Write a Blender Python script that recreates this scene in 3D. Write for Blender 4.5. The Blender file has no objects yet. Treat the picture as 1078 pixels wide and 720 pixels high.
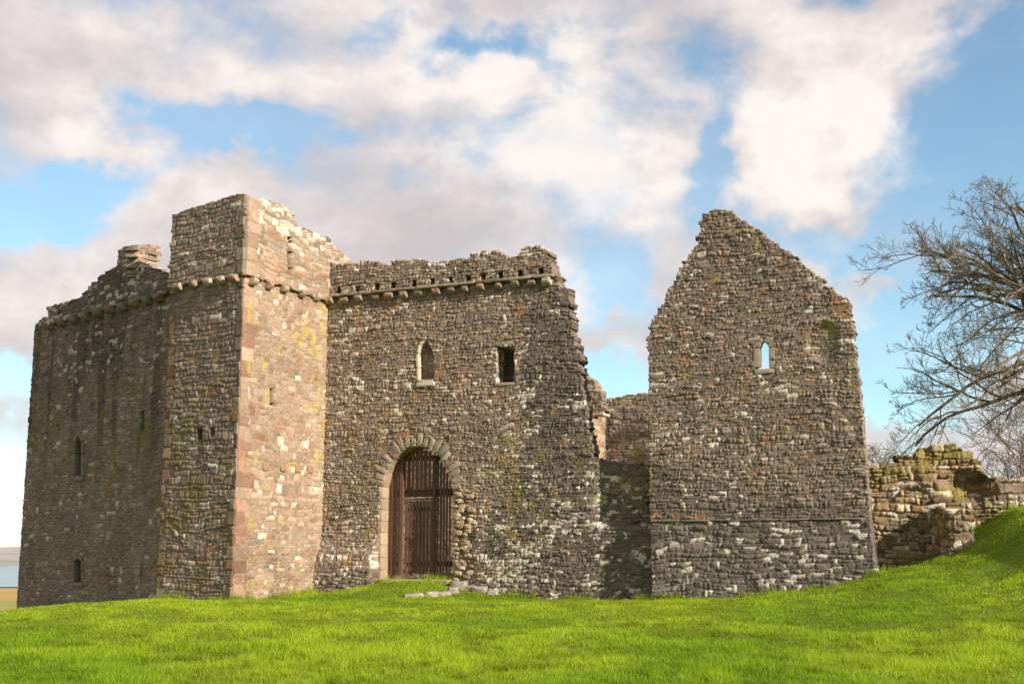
import bpy, math, random
import numpy as np

# ------------------------------------------------------------------ camera, sky, sun, exposure
S = bpy.context.scene
COL = S.collection
EYE = np.array([0.0, 0.0, 1.6])
F, CX, CY = 1316.0, 539.0, 360.0            # focal length and centre in units of a 1078 x 720 frame
PITCH = math.atan(228.0 / F)
cd = bpy.data.cameras.new('camera'); cam = bpy.data.objects.new('camera', cd); COL.objects.link(cam)
cam.location = EYE; cam.rotation_euler = (math.pi / 2 + PITCH, 0, 0)
cd.sensor_width = 36.0; cd.lens = 36.0 * F / 1078.0; cd.clip_end = 60000; cd.clip_start = 0.1
S.camera = cam
SUN_AZ, SUN_EL = math.radians(-40), math.radians(25)     # azimuth from +X (towards -Y), elevation
SUN = np.array([math.cos(SUN_EL) * math.cos(SUN_AZ), math.cos(SUN_EL) * math.sin(SUN_AZ), math.sin(SUN_EL)])
sl = bpy.data.lights.new('sun', 'SUN'); sl.energy = 5.0; sl.angle = math.radians(0.6); sl.color = (1.0, 0.89, 0.745)
so = bpy.data.objects.new('sun', sl); COL.objects.link(so)
so.rotation_euler = (math.pi / 2 - SUN_EL, 0, math.pi / 2 + SUN_AZ)
S.view_settings.view_transform = 'Standard'; S.view_settings.look = 'None'
S.view_settings.exposure = 0.82; S.view_settings.gamma = 1.0; S.view_settings.use_curve_mapping = False
S.render.film_transparent = False
S.cycles.max_bounces = 5; S.cycles.diffuse_bounces = 3; S.cycles.use_denoising = True


def ray(px, py):
    u, v = px - CX, CY - py
    c, s = math.cos(PITCH), math.sin(PITCH)
    return np.array([u, F * c - v * s, v * c + F * s])


def at(px, py, Y):
    d = ray(px, py); return EYE + d * (Y / d[1])


class NT:
    """small node-tree helper"""
    def __init__(s, tree):
        s.t = tree; s.t.nodes.clear()
    def n(s, typ, **kw):
        nd = s.t.nodes.new(typ)
        for k, v in kw.items():
            if k == 'ins':
                for i, val in v.items():
                    sock = nd.inputs[i]
                    if isinstance(val, bpy.types.NodeSocket): s.t.links.new(val, sock)
                    else: sock.default_value = val
            else: setattr(nd, k, v)
        return nd
    def m(s, op, a, b=0.0, c=0.0, clamp=False):
        return s.n('ShaderNodeMath', operation=op, use_clamp=clamp, ins={0: a, 1: b, 2: c}).outputs[0]
    def mix(s, f, a, b, mode='MIX'):
        nd = s.n('ShaderNodeMix', data_type='RGBA', blend_type=mode, ins={0: f, 6: a, 7: b}); return nd.outputs[2]
    def rng(s, v, a, b, c=0.0, d=1.0, t='SMOOTHSTEP'):
        return s.n('ShaderNodeMapRange', interpolation_type=t, ins={0: v, 1: a, 2: b, 3: c, 4: d}).outputs[0]
    def noise(s, vec, scale, detail=4, rough=0.55, dist=0.0):
        return s.n('ShaderNodeTexNoise', ins={'Vector': vec, 'Scale': scale, 'Detail': detail, 'Roughness': rough, 'Distortion': dist})
    def link(s, a, b): s.t.links.new(a, b)


def C4(r, g, b): return (r, g, b, 1.0)


def build_world():
    w = bpy.data.worlds.new('World'); S.world = w; w.use_nodes = True
    T = NT(w.node_tree)
    sky = T.n('ShaderNodeTexSky', sky_type='NISHITA', sun_disc=False, sun_elevation=SUN_EL,
              sun_rotation=math.atan2(SUN[0], SUN[1]), altitude=0, air_density=1.0, dust_density=0.0, ozone_density=1.6)
    gen = T.n('ShaderNodeTexCoord').outputs['Generated']
    # the cloud field lives on the sphere of directions
    warp = T.noise(gen, 7.0, 5, 0.55)
    wv = T.n('ShaderNodeVectorMath', operation='SUBTRACT', ins={0: warp.outputs['Color'], 1: (0.5, 0.5, 0.5)}).outputs[0]
    wv = T.n('ShaderNodeVectorMath', operation='SCALE', ins={0: wv, 'Scale': 0.12}).outputs[0]
    warp2 = T.noise(gen, 24.0, 4, 0.55)
    wv2 = T.n('ShaderNodeVectorMath', operation='SUBTRACT', ins={0: warp2.outputs['Color'], 1: (0.5, 0.5, 0.5)}).outputs[0]
    wv2 = T.n('ShaderNodeVectorMath', operation='SCALE', ins={0: wv2, 'Scale': 0.06}).outputs[0]
    wv = T.n('ShaderNodeVectorMath', operation='ADD', ins={0: wv, 1: wv2}).outputs[0]
    d = T.n('ShaderNodeVectorMath', operation='ADD', ins={0: gen, 1: wv}).outputs[0]
    def blob(px, py, rx, ry):
        c = ray(px, py); c = c / np.linalg.norm(c)
        v = T.n('ShaderNodeVectorMath', operation='SUBTRACT', ins={0: d, 1: tuple(c)}).outputs[0]
        v = T.n('ShaderNodeVectorMath', operation='MULTIPLY', ins={0: v, 1: (F / rx, F / rx * 0.6, F / ry)}).outputs[0]
        l = T.n('ShaderNodeVectorMath', operation='LENGTH', ins={0: v}).outputs['Value']
        return T.rng(l, 0.0, 1.9, 1.0, 0.0)
    def total(items):
        acc = None
        for (px, py, rx, ry, w_) in items:
            b = T.m('MULTIPLY', blob(px, py, rx, ry), w_)
            acc = b if acc is None else T.m('ADD', acc, b)
        return acc
    str_ = T.n('ShaderNodeVectorMath', operation='MULTIPLY', ins={0: gen, 1: (1.0, 1.0, 1.7)}).outputs[0]
    n1 = T.noise(str_, 7.5, 10, 0.58, 0.15).outputs['Fac']
    cr_ = math.cos(PITCH); ofs = T.n('ShaderNodeVectorMath', operation='ADD', ins={0: str_, 1: (0.030, -0.01, 0.035)}).outputs[0]
    n1b = T.noise(ofs, 7.5, 5, 0.58, 0.15).outputs['Fac']
    cover = total(CLOUD_COVER)
    dens = T.m('ADD', T.m('MULTIPLY', T.m('SUBTRACT', n1, 0.5), 2.6), T.m('ADD', cover, 0.76))
    fac = T.rng(dens, 0.02, 0.98)
    veil = T.rng(T.noise(str_, 3.0, 6, 0.6, 0.4).outputs['Fac'], 0.35, 0.75, 0.05, 0.38)
    fac = T.m('MAXIMUM', fac, veil)
    n2 = T.noise(str_, 4.2, 6, 0.5, 0.2).outputs['Fac']
    lit = T.m('ADD', total(CLOUD_LIGHT), T.m('MULTIPLY', T.m('SUBTRACT', n2, 0.5), 1.5))
    lit = T.m('ADD', lit, T.m('MULTIPLY', T.m('SUBTRACT', n1, n1b), 2.4))
    lit = T.m('ADD', lit, 0.47)
    cr = T.n('ShaderNodeValToRGB'); T.link(lit, cr.inputs[0])
    e = cr.color_ramp.elements
    e[0].position = 0.0; e[0].color = C4(0.64, 0.59, 0.60)
    e[1].position = 1.0; e[1].color = C4(1.02, 0.95, 0.90)
    k = cr.color_ramp.elements.new(0.35); k.color = C4(0.74, 0.68, 0.675)
    k = cr.color_ramp.elements.new(0.65); k.color = C4(0.86, 0.795, 0.775)
    skyc = T.n('ShaderNodeVectorMath', operation='MULTIPLY', ins={0: sky.outputs[0], 1: (0.92, 1.10, 1.06)}).outputs[0]
    bg1 = T.n('ShaderNodeBackground', ins={0: skyc, 1: 0.10})
    bg2 = T.n('ShaderNodeBackground', ins={0: cr.outputs[0], 1: CLOUD_STRENGTH})
    mx = T.n('ShaderNodeMixShader', ins={0: fac, 1: bg1.outputs[0], 2: bg2.outputs[0]})
    out = T.n('ShaderNodeOutputWorld'); T.link(mx.outputs[0], out.inputs[0])


CLOUD_STRENGTH = 0.555
CLOUD_COVER = [(235, 140, 95, 30, -1.0), (35, 222, 70, 30, -0.9), (120, 190, 45, 18, -0.45), (200, 235, 90, 30, 0.35), (420, 235, 150, 50, 0.25), (10, 350, 60, 30, 0.35), (490, 78, 55, 22, -0.7), (575, 68, 45, 15, -0.55),
               (385, 8, 30, 16, -0.5), (655, 315, 26, 40, -0.7), (620, 285, 40, 14, 0.3), (650, 375, 45, 16, 0.45), (610, 285, 28, 18, -0.5), (772, 160, 22, 95, -0.75), (740, 40, 35, 50, -0.45),
               (1010, 290, 110, 220, -0.85), (1070, 60, 60, 120, -0.65), (670, 430, 60, 40, -0.6), (804, 372, 40, 40, -0.8), (15, 395, 45, 28, -0.55), (10, 520, 50, 40, -0.75), (930, 400, 80, 40, -0.5),
               (820, 270, 60, 30, -0.5), (870, 110, 62, 75, 0.75), (850, 195, 55, 28, 0.55), (960, 18, 85, 24, 0.6), (960, 330, 70, 40, 0.42), (975, 462, 90, 26, 0.75), (60, 300, 110, 30, 0.3),
               (120, 155, 45, 22, 0.7), (660, 150, 90, 70, 0.25), (930, 300, 50, 14, 0.5), (1040, 390, 60, 30, 0.5)]
CLOUD_LIGHT = [(575, 130, 120, 70, 0.45), (650, 200, 60, 40, 0.55), (880, 110, 55, 60, 0.75), (850, 195, 50, 25, 0.45), (420, 240, 150, 50, -0.30), (500, 265, 90, 30, -0.2),
               (40, 80, 110, 60, -0.10), (110, 150, 60, 25, 0.35), (330, 60, 80, 50, 0.15), (30, 300, 60, 30, 0.25), (20, 440, 60, 50, -0.35), (720, 10, 90, 30, -0.15), (700, 120, 60, 70, -0.05),
               (960, 460, 110, 30, -0.25), (240, 200, 100, 40, 0.2), (620, 310, 40, 40, 0.3), (640, 370, 40, 20, -0.2)]
build_world()

# ------------------------------------------------------------------ object helpers
RNG = np.random.default_rng(7)
random.seed(7)


def tag(o, label=None, cat=None, group=None, kind=None):
    if label: o['label'] = label
    if cat: o['category'] = cat
    if group: o['group'] = group
    if kind: o['kind'] = kind
    return o


def thing(name, label, cat, loc=(0, 0, 0), group=None):
    o = bpy.data.objects.new(name, None); COL.objects.link(o)
    o.location = loc; o.empty_display_size = 0.3
    return tag(o, label, cat, group)


def mesh_obj(name, V, quads=None, tris=None, mat=None, parent=None, color=None, smooth=True):
    """one mesh object from world-space vertices (numpy)"""
    V = np.asarray(V, dtype=np.float64)
    if parent is not None: V = V - np.array(parent_origin(parent))
    me = bpy.data.meshes.new(name)
    nq = 0 if quads is None else len(quads); nt = 0 if tris is None else len(tris)
    li = []; ls = []
    if nq: li.append(np.asarray(quads, dtype=np.int32).ravel()); ls.append(np.arange(nq) * 4)
    if nt: li.append(np.asarray(tris, dtype=np.int32).ravel()); ls.append(nq * 4 + np.arange(nt) * 3)
    li = np.concatenate(li); ls = np.concatenate(ls).astype(np.int32)
    me.vertices.add(len(V)); me.vertices.foreach_set('co', V.astype(np.float32).ravel())
    me.loops.add(len(li)); me.loops.foreach_set('vertex_index', li)
    me.polygons.add(len(ls)); me.polygons.foreach_set('loop_start', ls)
    me.update(calc_edges=True)
    me.polygons.foreach_set('use_smooth', np.full(len(ls), smooth, dtype=bool))
    if color is not None:
        a = me.color_attributes.new('tint', 'FLOAT_COLOR', 'POINT')
        c = np.ones((len(V), 4), dtype=np.float32); c[:, :3] = color
        a.data.foreach_set('color', c.ravel())
    me.validate()
    o = bpy.data.objects.new(name, me); COL.objects.link(o)
    if mat: me.materials.append(mat)
    if parent is not None: o.parent = parent
    return o


def parent_origin(p):
    x = np.zeros(3)
    while p is not None:
        x = x + np.array(p.location); p = p.parent
    return x


# ------------------------------------------------------------------ numpy noise
def _h(ix, iy, seed):
    n = (ix.astype(np.int64) * 374761393 + iy.astype(np.int64) * 668265263 + seed * 1442695041) & 0x7fffffff
    n = ((n ^ (n >> 13)) * 1274126177) & 0x7fffffff
    n = ((n ^ (n >> 16)) * 668265263) & 0x7fffffff
    return ((n ^ (n >> 15)) & 0xffff) / 65535.0


def vn(x, y, seed=0):
    ix = np.floor(x); iy = np.floor(y); fx = x - ix; fy = y - iy
    fx = fx * fx * (3 - 2 * fx); fy = fy * fy * (3 - 2 * fy)
    a = _h(ix, iy, seed); b = _h(ix + 1, iy, seed); c = _h(ix, iy + 1, seed); d = _h(ix + 1, iy + 1, seed)
    return (a * (1 - fx) + b * fx) * (1 - fy) + (c * (1 - fx) + d * fx) * fy


def fbm(x, y, seed=0, oct=4):
    t = 0; a = 0.5; n = 0
    for k in range(oct):
        t = t + a * vn(x, y, seed + k * 17); n += a; a *= 0.55; x = x * 2.03 + 11.3; y = y * 2.03 + 5.7
    return t / n


def sstep(a, b, x):
    t = np.clip((x - a) / (b - a), 0, 1); return t * t * (3 - 2 * t)


def inside(poly, x, y):
    poly = np.asarray(poly); r = np.zeros(x.shape, bool); j = len(poly) - 1
    for i in range(len(poly)):
        xi, yi = poly[i]; xj, yj = poly[j]
        if yi != yj:
            r ^= ((yi > y) != (yj > y)) & (x < (xj - xi) * (y - yi) / (yj - yi) + xi)
        j = i
    return r


# ------------------------------------------------------------------ materials
def new_mat(name):
    m = bpy.data.materials.new(name); m.use_nodes = True
    T = NT(m.node_tree); out = T.n('ShaderNodeOutputMaterial')
    b = T.n('ShaderNodeBsdfPrincipled'); T.link(b.outputs[0], out.inputs[0])
    return m, T, b, out


def stone_mat(name, bump=0.6, rough=0.93):
    m, T, b, _ = new_mat(name)
    co = T.n('ShaderNodeTexCoord').outputs['Object']
    at_ = T.n('ShaderNodeAttribute', attribute_name='tint').outputs['Color']
    n = T.noise(co, 38.0, 5, 0.65).outputs['Fac']
    n2 = T.noise(co, 9.0, 4, 0.6).outputs['Fac']
    v = T.m('ADD', T.rng(n, 0.25, 0.75, 0.72, 1.28, 'LINEAR'), T.rng(n2, 0.3, 0.7, -0.14, 0.14, 'LINEAR'))
    c = T.n('ShaderNodeVectorMath', operation='SCALE', ins={0: at_, 'Scale': v}).outputs[0]
    T.link(c, b.inputs['Base Color'])
    b.inputs['Roughness'].default_value = rough; b.inputs['Specular IOR Level'].default_value = 0.2
    h = T.m('ADD', n, T.m('MULTIPLY', T.noise(co, 95.0, 3, 0.6).outputs['Fac'], 0.5))
    bp = T.n('ShaderNodeBump', ins={'Strength': bump, 'Distance': 0.02, 'Height': h})
    T.link(bp.outputs[0], b.inputs['Normal'])
    return m


def flat_mat(name, col, var=0.25, scale=8.0, rough=0.85, bump=0.3, stretch=(1, 1, 1), col2=None):
    m, T, b, _ = new_mat(name)
    co = T.n('ShaderNodeTexCoord').outputs['Object']
    sv = T.n('ShaderNodeVectorMath', operation='MULTIPLY', ins={0: co, 1: stretch}).outputs[0]
    n = T.noise(sv, scale, 6, 0.6).outputs['Fac']
    a = tuple(x * (1 - var) for x in col); d = col2 or tuple(x * (1 + var) for x in col)
    T.link(T.mix(T.rng(n, 0.3, 0.7), C4(*a), C4(*d)), b.inputs['Base Color'])
    b.inputs['Roughness'].default_value = rough; b.inputs['Specular IOR Level'].default_value = 0.25
    bp = T.n('ShaderNodeBump', ins={'Strength': bump, 'Distance': 0.01, 'Height': n}); T.link(bp.outputs[0], b.inputs['Normal'])
    return m


M_STONE = stone_mat('rubble_stone')
M_DRESSED = stone_mat('dressed_stone', 0.35, 0.9)


# ------------------------------------------------------------------ masonry
class Wall:
    """vertical plane: P0 (x, y) and a unit direction e along it, u to the right as seen from outside, n outwards"""
    def __init__(s, P0, P1):
        s.P = np.array(P0, float); d = np.array(P1, float) - s.P; s.L = np.linalg.norm(d); s.e = d / s.L
        s.n = np.array([s.e[1], -s.e[0]])
    def uz(s, px, py, off=0.0):
        d = ray(px, py); P = s.P + s.n * off
        k = np.dot(P - EYE[:2], s.n) / np.dot(d[:2], s.n)
        h = EYE + d * k
        return float(np.dot(h[:2] - s.P, s.e)), float(h[2])
    def poly(s, pts, off=0.0): return [s.uz(x, y, off) for x, y in pts]
    def xyz(s, u, z, h=0.0):
        u = np.asarray(u, float); z = np.asarray(z, float); h = np.asarray(h, float)
        return np.stack(np.broadcast_arrays(s.P[0] + s.e[0] * u + s.n[0] * h, s.P[1] + s.e[1] * u + s.n[1] * h, z), -1)


PAL = {   # colour, share
    'tan':   [((.300, .236, .172), 5), ((.255, .207, .158), 4), ((.210, .168, .130), 3), ((.360, .290, .218), 3), ((.150, .117, .092), 1.4), ((.205, .187, .165), 3), ((.48, .42, .33), 1.0), ((.285, .155, .095), .4)],
    'gable': [((.270, .214, .158), 5), ((.232, .190, .148), 4), ((.185, .152, .120), 3), ((.325, .262, .200), 3), ((.135, .108, .086), 1.3), ((.200, .182, .160), 3), ((.43, .385, .32), .6), ((.30, .150, .095), .35)],
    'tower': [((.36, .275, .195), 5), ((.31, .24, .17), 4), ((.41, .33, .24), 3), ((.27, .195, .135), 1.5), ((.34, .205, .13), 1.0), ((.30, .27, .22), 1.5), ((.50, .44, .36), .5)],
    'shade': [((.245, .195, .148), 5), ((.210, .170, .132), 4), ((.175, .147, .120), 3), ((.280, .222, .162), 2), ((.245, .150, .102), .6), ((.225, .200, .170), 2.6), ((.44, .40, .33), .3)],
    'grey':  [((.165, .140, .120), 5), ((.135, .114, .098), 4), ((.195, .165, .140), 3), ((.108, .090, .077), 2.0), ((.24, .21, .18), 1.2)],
    'ruin':  [((.34, .255, .155), 4), ((.27, .20, .12), 4), ((.22, .165, .105), 3), ((.42, .34, .23), 2), ((.45, .40, .33), 1.6), ((.16, .12, .08), 2), ((.33, .20, .10), 1)],
    'cap':   [((.44, .39, .31), 4), ((.33, .275, .21), 4), ((.24, .195, .15), 3), ((.56, .51, .43), 2), ((.155, .125, .10), 1.5)],
}


def pick(pal, n, rng):
    cols = np.array([c for c, _ in PAL[pal]]); w = np.array([p for _, p in PAL[pal]], float); w /= w.sum()
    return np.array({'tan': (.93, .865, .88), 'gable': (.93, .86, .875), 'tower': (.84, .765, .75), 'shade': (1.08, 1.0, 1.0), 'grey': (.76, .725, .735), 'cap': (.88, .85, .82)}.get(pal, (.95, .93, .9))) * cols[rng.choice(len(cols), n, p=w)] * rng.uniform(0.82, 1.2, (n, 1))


def masonry(name, wall, outline, parent, pal='tan', pal2=None, w2=None, rows=(.085, .15), wid=(.13, .34), relief=.04, joint=.02,
            holes=(), thick=.5, off=0.0, ragged=.6, res=.024, seed=1, split=.3, lichen=None, moss=None, stain=None, mortar=(.145, .115, .086),
            batter=None, bumpy=.5, quoin=None, mat=None, backing=True, mitre=0.0):
    """A rubble wall in one mesh: every stone is a raised, tilted cell of a fine relief; its ends and back are real."""
    rng = np.random.default_rng(seed)
    P = np.array(outline); u0, z0 = P.min(0) - .06; u1, z1 = P.max(0) + .06
    nu = int((u1 - u0) / res) + 2; nz = int((z1 - z0) / res) + 2
    us = u0 + np.arange(nu) * res; zs = z0 + np.arange(nz) * res
    U, Z = np.meshgrid(us, zs)
    Uw = U + .050 * (fbm(U * 6, Z * 6, seed + 3, 3) - .5) * 2 + .012 * (vn(U * 23, Z * 23, seed + 4) - .5)
    Zw = Z + .14 * (fbm(U * .8, Z * .8, seed + 5, 3) - .5) * 2 + .036 * (fbm(U * 6, Z * 6, seed + 6, 3) - .5) * 2
    # courses
    zl = Zw.min() - .2; zb = [zl]
    while zb[-1] < Zw.max() + .3: zb.append(zb[-1] + rng.uniform(*rows) * (1.5 if rng.random() < .09 else 1))
    zb = np.array(zb); R = np.searchsorted(zb, Zw) - 1
    cid = np.zeros(U.shape, np.int64); dl = np.zeros(U.shape); dr = np.zeros(U.shape); base = 0
    db = Zw - zb[R]; dt = zb[R + 1] - Zw
    for r in range(R.min(), R.max() + 1):
        mk = R == r
        if not mk.any(): continue
        ub = [u0 - .6 - rng.uniform(0, .4)]; hr = zb[r + 1] - zb[r]
        while ub[-1] < u1 + .6:
            ub.append(ub[-1] + np.clip(rng.lognormal(math.log((wid[0] * wid[1]) ** .5), .52), wid[0], wid[1] * 1.3) * (.8 + .2 * hr / rows[1]))
        ub = np.array(ub); x = Uw[mk]; i = np.searchsorted(ub, x) - 1
        cid[mk] = base + i * 2; dl[mk] = x - ub[i]; dr[mk] = ub[i + 1] - x
        # some stones are two thin ones laid on each other
        sp = rng.random(len(ub)) < split * (hr > rows[0] * 1.25); sf = rng.uniform(.35, .65, len(ub)) * hr
        b_, t_ = db[mk], dt[mk]; s_ = sp[i]; up = s_ & (b_ > sf[i])
        c_ = cid[mk]; c_[up] += 1; cid[mk] = c_
        b2 = np.where(up, b_ - sf[i], b_); t2 = np.where(s_ & ~up, sf[i] - b_, t_)
        db[mk] = b2; dt[mk] = t2
        base += 2 * len(ub)
    if quoin is not None:               # (edge u, side +1 / -1, palette colour): long and short squared corner stones
        for (qu, side, qcol, qmin, qmax) in quoin:
            k = -1; zq = zl
            while zq < Zw.max():
                h_ = rng.uniform(.22, .40); ln = rng.uniform(qmin, qmax)
                mk = (Z > zq) & (Z < zq + h_) & ((U - qu) * side > -.1) & ((U - qu) * side < ln)
                cid[mk] = base; base += 1
                db[mk] = Z[mk] - zq; dt[mk] = zq + h_ - Z[mk]
                dl[mk] = .2; dr[mk] = ln - (U[mk] - qu) * side
                zq += h_
    _, cid = np.unique(cid, return_inverse=True); cid = cid.reshape(U.shape); nc = cid.max() + 1
    cnt = np.bincount(cid.ravel(), minlength=nc)
    cu = np.bincount(cid.ravel(), U.ravel(), nc) / cnt; cz = np.bincount(cid.ravel(), Z.ravel(), nc) / cnt
    # which vertices belong to the wall
    rg = ragged(U, Z) if callable(ragged) else ragged
    ragged = .6 if callable(ragged) else ragged
    jig = .03 * rg * (fbm(U * 9, Z * 9, seed + 9, 2) - .5)
    keep = inside(outline, U * (1 - rg) + cu[cid] * rg + jig, Z * (1 - rg) + cz[cid] * rg + jig)
    for hp in holes: keep &= ~inside(hp, U + .02 * (vn(U * 9, Z * 9, seed) - .5), Z + .02 * (vn(U * 9, Z * 9, seed + 1) - .5))
    # relief
    rr = .03
    dx = np.minimum(dl, dr); dz = np.minimum(db, dt)
    rx = np.maximum(rr - dx, 0); rz = np.maximum(rr - dz, 0)
    d = rr - np.sqrt(rx * rx + rz * rz) + .010 * (vn(U * 31, Z * 31, seed + 8) - .5)
    prot = rng.uniform(.35, 1.0, nc); prot[rng.random(nc) < .05] = 1.35; prot[rng.random(nc) < .05] = .1
    tu = rng.normal(0, .10, nc) * bumpy; tz = rng.normal(0, .16, nc) * bumpy
    face = sstep(0.002, joint + .012, d)
    lump = (fbm(U * 12, Z * 12, seed + 12, 3) - .5) * .035 * bumpy + (fbm(U * 40, Z * 40, seed + 13, 2) - .5) * .010 * bumpy
    H = face * (relief * prot[cid] + tu[cid] * (U - cu[cid]) + tz[cid] * (Z - cz[cid]) + lump) + (fbm(U * 1.1, Z * 1.1, seed + 14, 3) - .5) * .06 * bumpy
    if batter is not None: H = H + batter(U, Z)
    H = H + off
    # colour
    c0 = pick(pal, nc, rng)
    col = c0[cid]
    if pal2 is not None:
        c1 = pick(pal2, nc, rng)[cid]
        w = np.clip(w2(U, Z) + .45 * (rng.random(nc)[cid] - .5) + .6 * (fbm(U * 1.7, Z * 1.7, seed + 20, 4) - .5), 0, 1); w = sstep(.25, .75, w)[..., None]
        col = col * (1 - w) + c1 * w
    if quoin is not None:
        for (qu, side, qcol, qmin, qmax) in quoin:
            q = ((U - qu) * side < qmax) & (dl == .2)
            qv = np.array(qcol) * (rng.uniform(.7, 1.25, (nc, 1))) + rng.normal(0, .012, (nc, 1))
            qv[rng.random(nc) < .35] = np.array(qcol) * .4 + np.array((.20, .155, .115))
            col[q] = np.clip(qv[cid][q], .05, .6)
    col = col * (.80 + .40 * fbm(U * 16, Z * 16, seed + 21, 3))[..., None] * (.72 + .56 * fbm(U * .9, Z * .9, seed + 22, 4))[..., None]
    if stain is not None: col = col * stain(U, Z)
    mj = (1 - sstep(.004, .020, d))[..., None] * .85
    col = col * (1 - mj) + np.array(mortar) * (.75 + .5 * fbm(U * 3, Z * 3, seed + 23, 3))[..., None] * mj
    if lichen is not None:
        L = lichen(U, Z)
        st = rng.random(nc)[cid] < L * .20 * (.15 + 1.7 * sstep(.42, .62, fbm(U * .7, Z * .7, seed + 35, 4)))
        sp = fbm(U * 5.2, Z * 5.8, seed + 30, 3) > (.90 - .17 * np.clip(L, 0, 1.3))
        ed = fbm(U * 26, Z * 26, seed + 31, 3)
        a = ((st & (ed > .30)) | (sp & (ed > .40)))[..., None] * .82 * ((dl != .2)[..., None] * .8 + .2)
        col = col * (1 - a) + np.array((.54, .495, .42)) * (.75 + .5 * ed)[..., None] * a
    if moss is not None:
        for fn, mc, sc in moss:
            f = fn(U, Z); nz_ = fbm(U * sc, Z * sc, seed + 40, 5)
            a = (sstep(.76 - .30 * f, .84 - .30 * f, nz_) * (f > .01))[..., None] * .55
            col = col * (1 - a) + np.array(mc) * (.6 + .8 * fbm(U * 30, Z * 30, seed + 41, 2))[..., None] * a
    # faces
    kq = keep[:-1, :-1] & keep[1:, :-1] & keep[:-1, 1:] & keep[1:, 1:]
    idx = np.arange(nu * nz).reshape(nz, nu)
    q = np.stack([idx[:-1, :-1], idx[:-1, 1:], idx[1:, 1:], idx[1:, :-1]], -1)
    V = wall.xyz(U, Z, H).reshape(-1, 3); colf = col.reshape(-1, 3)
    front = q[kq]
    pad = np.pad(kq, 1)
    edges = []
    for (dy, dx_, a, b) in ((-1, 0, 0, 1), (0, 1, 1, 2), (1, 0, 2, 3), (0, -1, 3, 0)):
        nb = pad[1 + dy:1 + dy + kq.shape[0], 1 + dx_:1 + dx_ + kq.shape[1]]
        bd = kq & ~nb; edges.append(np.stack([q[bd][:, a], q[bd][:, b]], -1))
    E = np.concatenate(edges)
    Ve = [V]; Ce = [colf]; Q = [front]; nV = len(V)
    ring, inv = np.unique(E, return_inverse=True); inv = inv.reshape(E.shape); prev = ring
    nsl = max(2, int(thick / .14)); Uf, Zf = U.ravel()[ring], Z.ravel()[ring]; cr = cid.ravel()[ring]
    for k in range(1, nsl + 1):
        dep = -thick * k / nsl
        j1 = (fbm(Uf * 6 + k * 3.3, Zf * 6, seed + 50 + k, 2) - .5) * .12 * ragged; j2 = (fbm(Uf * 6, Zf * 6 + k * 2.1, seed + 60 + k, 2) - .5) * .14 * ragged
        mt = -dep * mitre * ((Uf < P[:, 0].min() + .15) * 1.0 - (Uf > P[:, 0].max() - .15) * 1.0)
        nv = wall.xyz(Uf + j1 * (mitre == 0) + mt, Zf + j2, dep)
        Ve.append(nv)
        sh = rng.uniform(.7, 1.25, nc)[cr][:, None] * (.8 + .4 * vn(Uf * 12, Zf * 12 + k * 9, seed + k))[:, None]
        Ce.append(np.clip(colf[ring] * sh, .04, .6))
        cur = nV + np.arange(len(ring)); nV += len(ring)
        A = prev[inv]; B = cur[inv]
        Q.append(np.stack([A[:, 1], A[:, 0], B[:, 0], B[:, 1]], -1)); prev = cur
    if backing:                          # a coarse rear face
        s = 6
        ks = kq[: (kq.shape[0] // s) * s, : (kq.shape[1] // s) * s].reshape(kq.shape[0] // s, s, kq.shape[1] // s, s).all((1, 3))
        bi = np.arange((ks.shape[0] + 1) * (ks.shape[1] + 1)).reshape(ks.shape[0] + 1, ks.shape[1] + 1)
        cut = thick * mitre * 1.3
        mu = us[np.minimum(np.arange(ks.shape[1]) * s + s // 2, nu - 1)]
        ks &= ((mu > P[:, 0].min() + cut) & (mu < P[:, 0].max() - cut))[None, :]
        BU, BZ = np.meshgrid(us[np.arange(ks.shape[1] + 1) * s], zs[np.arange(ks.shape[0] + 1) * s])
        Ve.append(wall.xyz(BU, BZ, -thick - .002).reshape(-1, 3)); Ce.append(np.tile(np.array(mortar) * 1.3, (BU.size, 1)))
        bq = np.stack([bi[:-1, :-1], bi[1:, :-1], bi[1:, 1:], bi[:-1, 1:]], -1)[ks] + nV
        Q.append(bq)
    V = np.concatenate(Ve); Cc = np.concatenate(Ce); Q = np.concatenate(Q)
    used = np.unique(Q); rem = np.full(len(V), -1); rem[used] = np.arange(len(used))
    return mesh_obj(name, V[used], quads=rem[Q], mat=mat or M_STONE, parent=parent, color=Cc[used])


def stone_block(center, ax, ay, az, size, rng, power=5.0, n=6, jit=.06):
    """rounded irregular block: returns V, Q.  ax, ay, az are unit axes, size full extents"""
    V = []; Q = []
    lin = np.linspace(-1, 1, n)
    for axis in range(3):
        for sg in (-1, 1):
            A, B = np.meshgrid(lin, lin); Cc = np.full_like(A, sg)
            p = [None] * 3; p[axis] = Cc; p[(axis + 1) % 3] = A; p[(axis + 2) % 3] = B
            p = np.stack(p, -1).reshape(-1, 3)
            nrm = (np.abs(p) ** power).sum(1) ** (1 / power); p = p / nrm[:, None]
            b = len(V) and sum(len(v) for v in V)
            V.append(p)
            i = np.arange(n * n).reshape(n, n)
            qq = np.stack([i[:-1, :-1], i[:-1, 1:], i[1:, 1:], i[1:, :-1]], -1).reshape(-1, 4)
            if sg < 0: qq = qq[:, ::-1]
            Q.append(qq + (b or 0))
    V = np.concatenate(V); Q = np.concatenate(Q)
    s = rng.uniform(0, 100)
    r = 1 + jit * 2 * (fbm(V[:, 0] * 1.6 + s, V[:, 1] * 1.6 + V[:, 2] * 2.1 + s, 3, 3) - .5) * 2
    P = V * r[:, None] * np.array(size) / 2
    W = np.array(center) + P[:, :1] * np.array(ax) + P[:, 1:2] * np.array(ay) + P[:, 2:] * np.array(az)
    return W, Q


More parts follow.
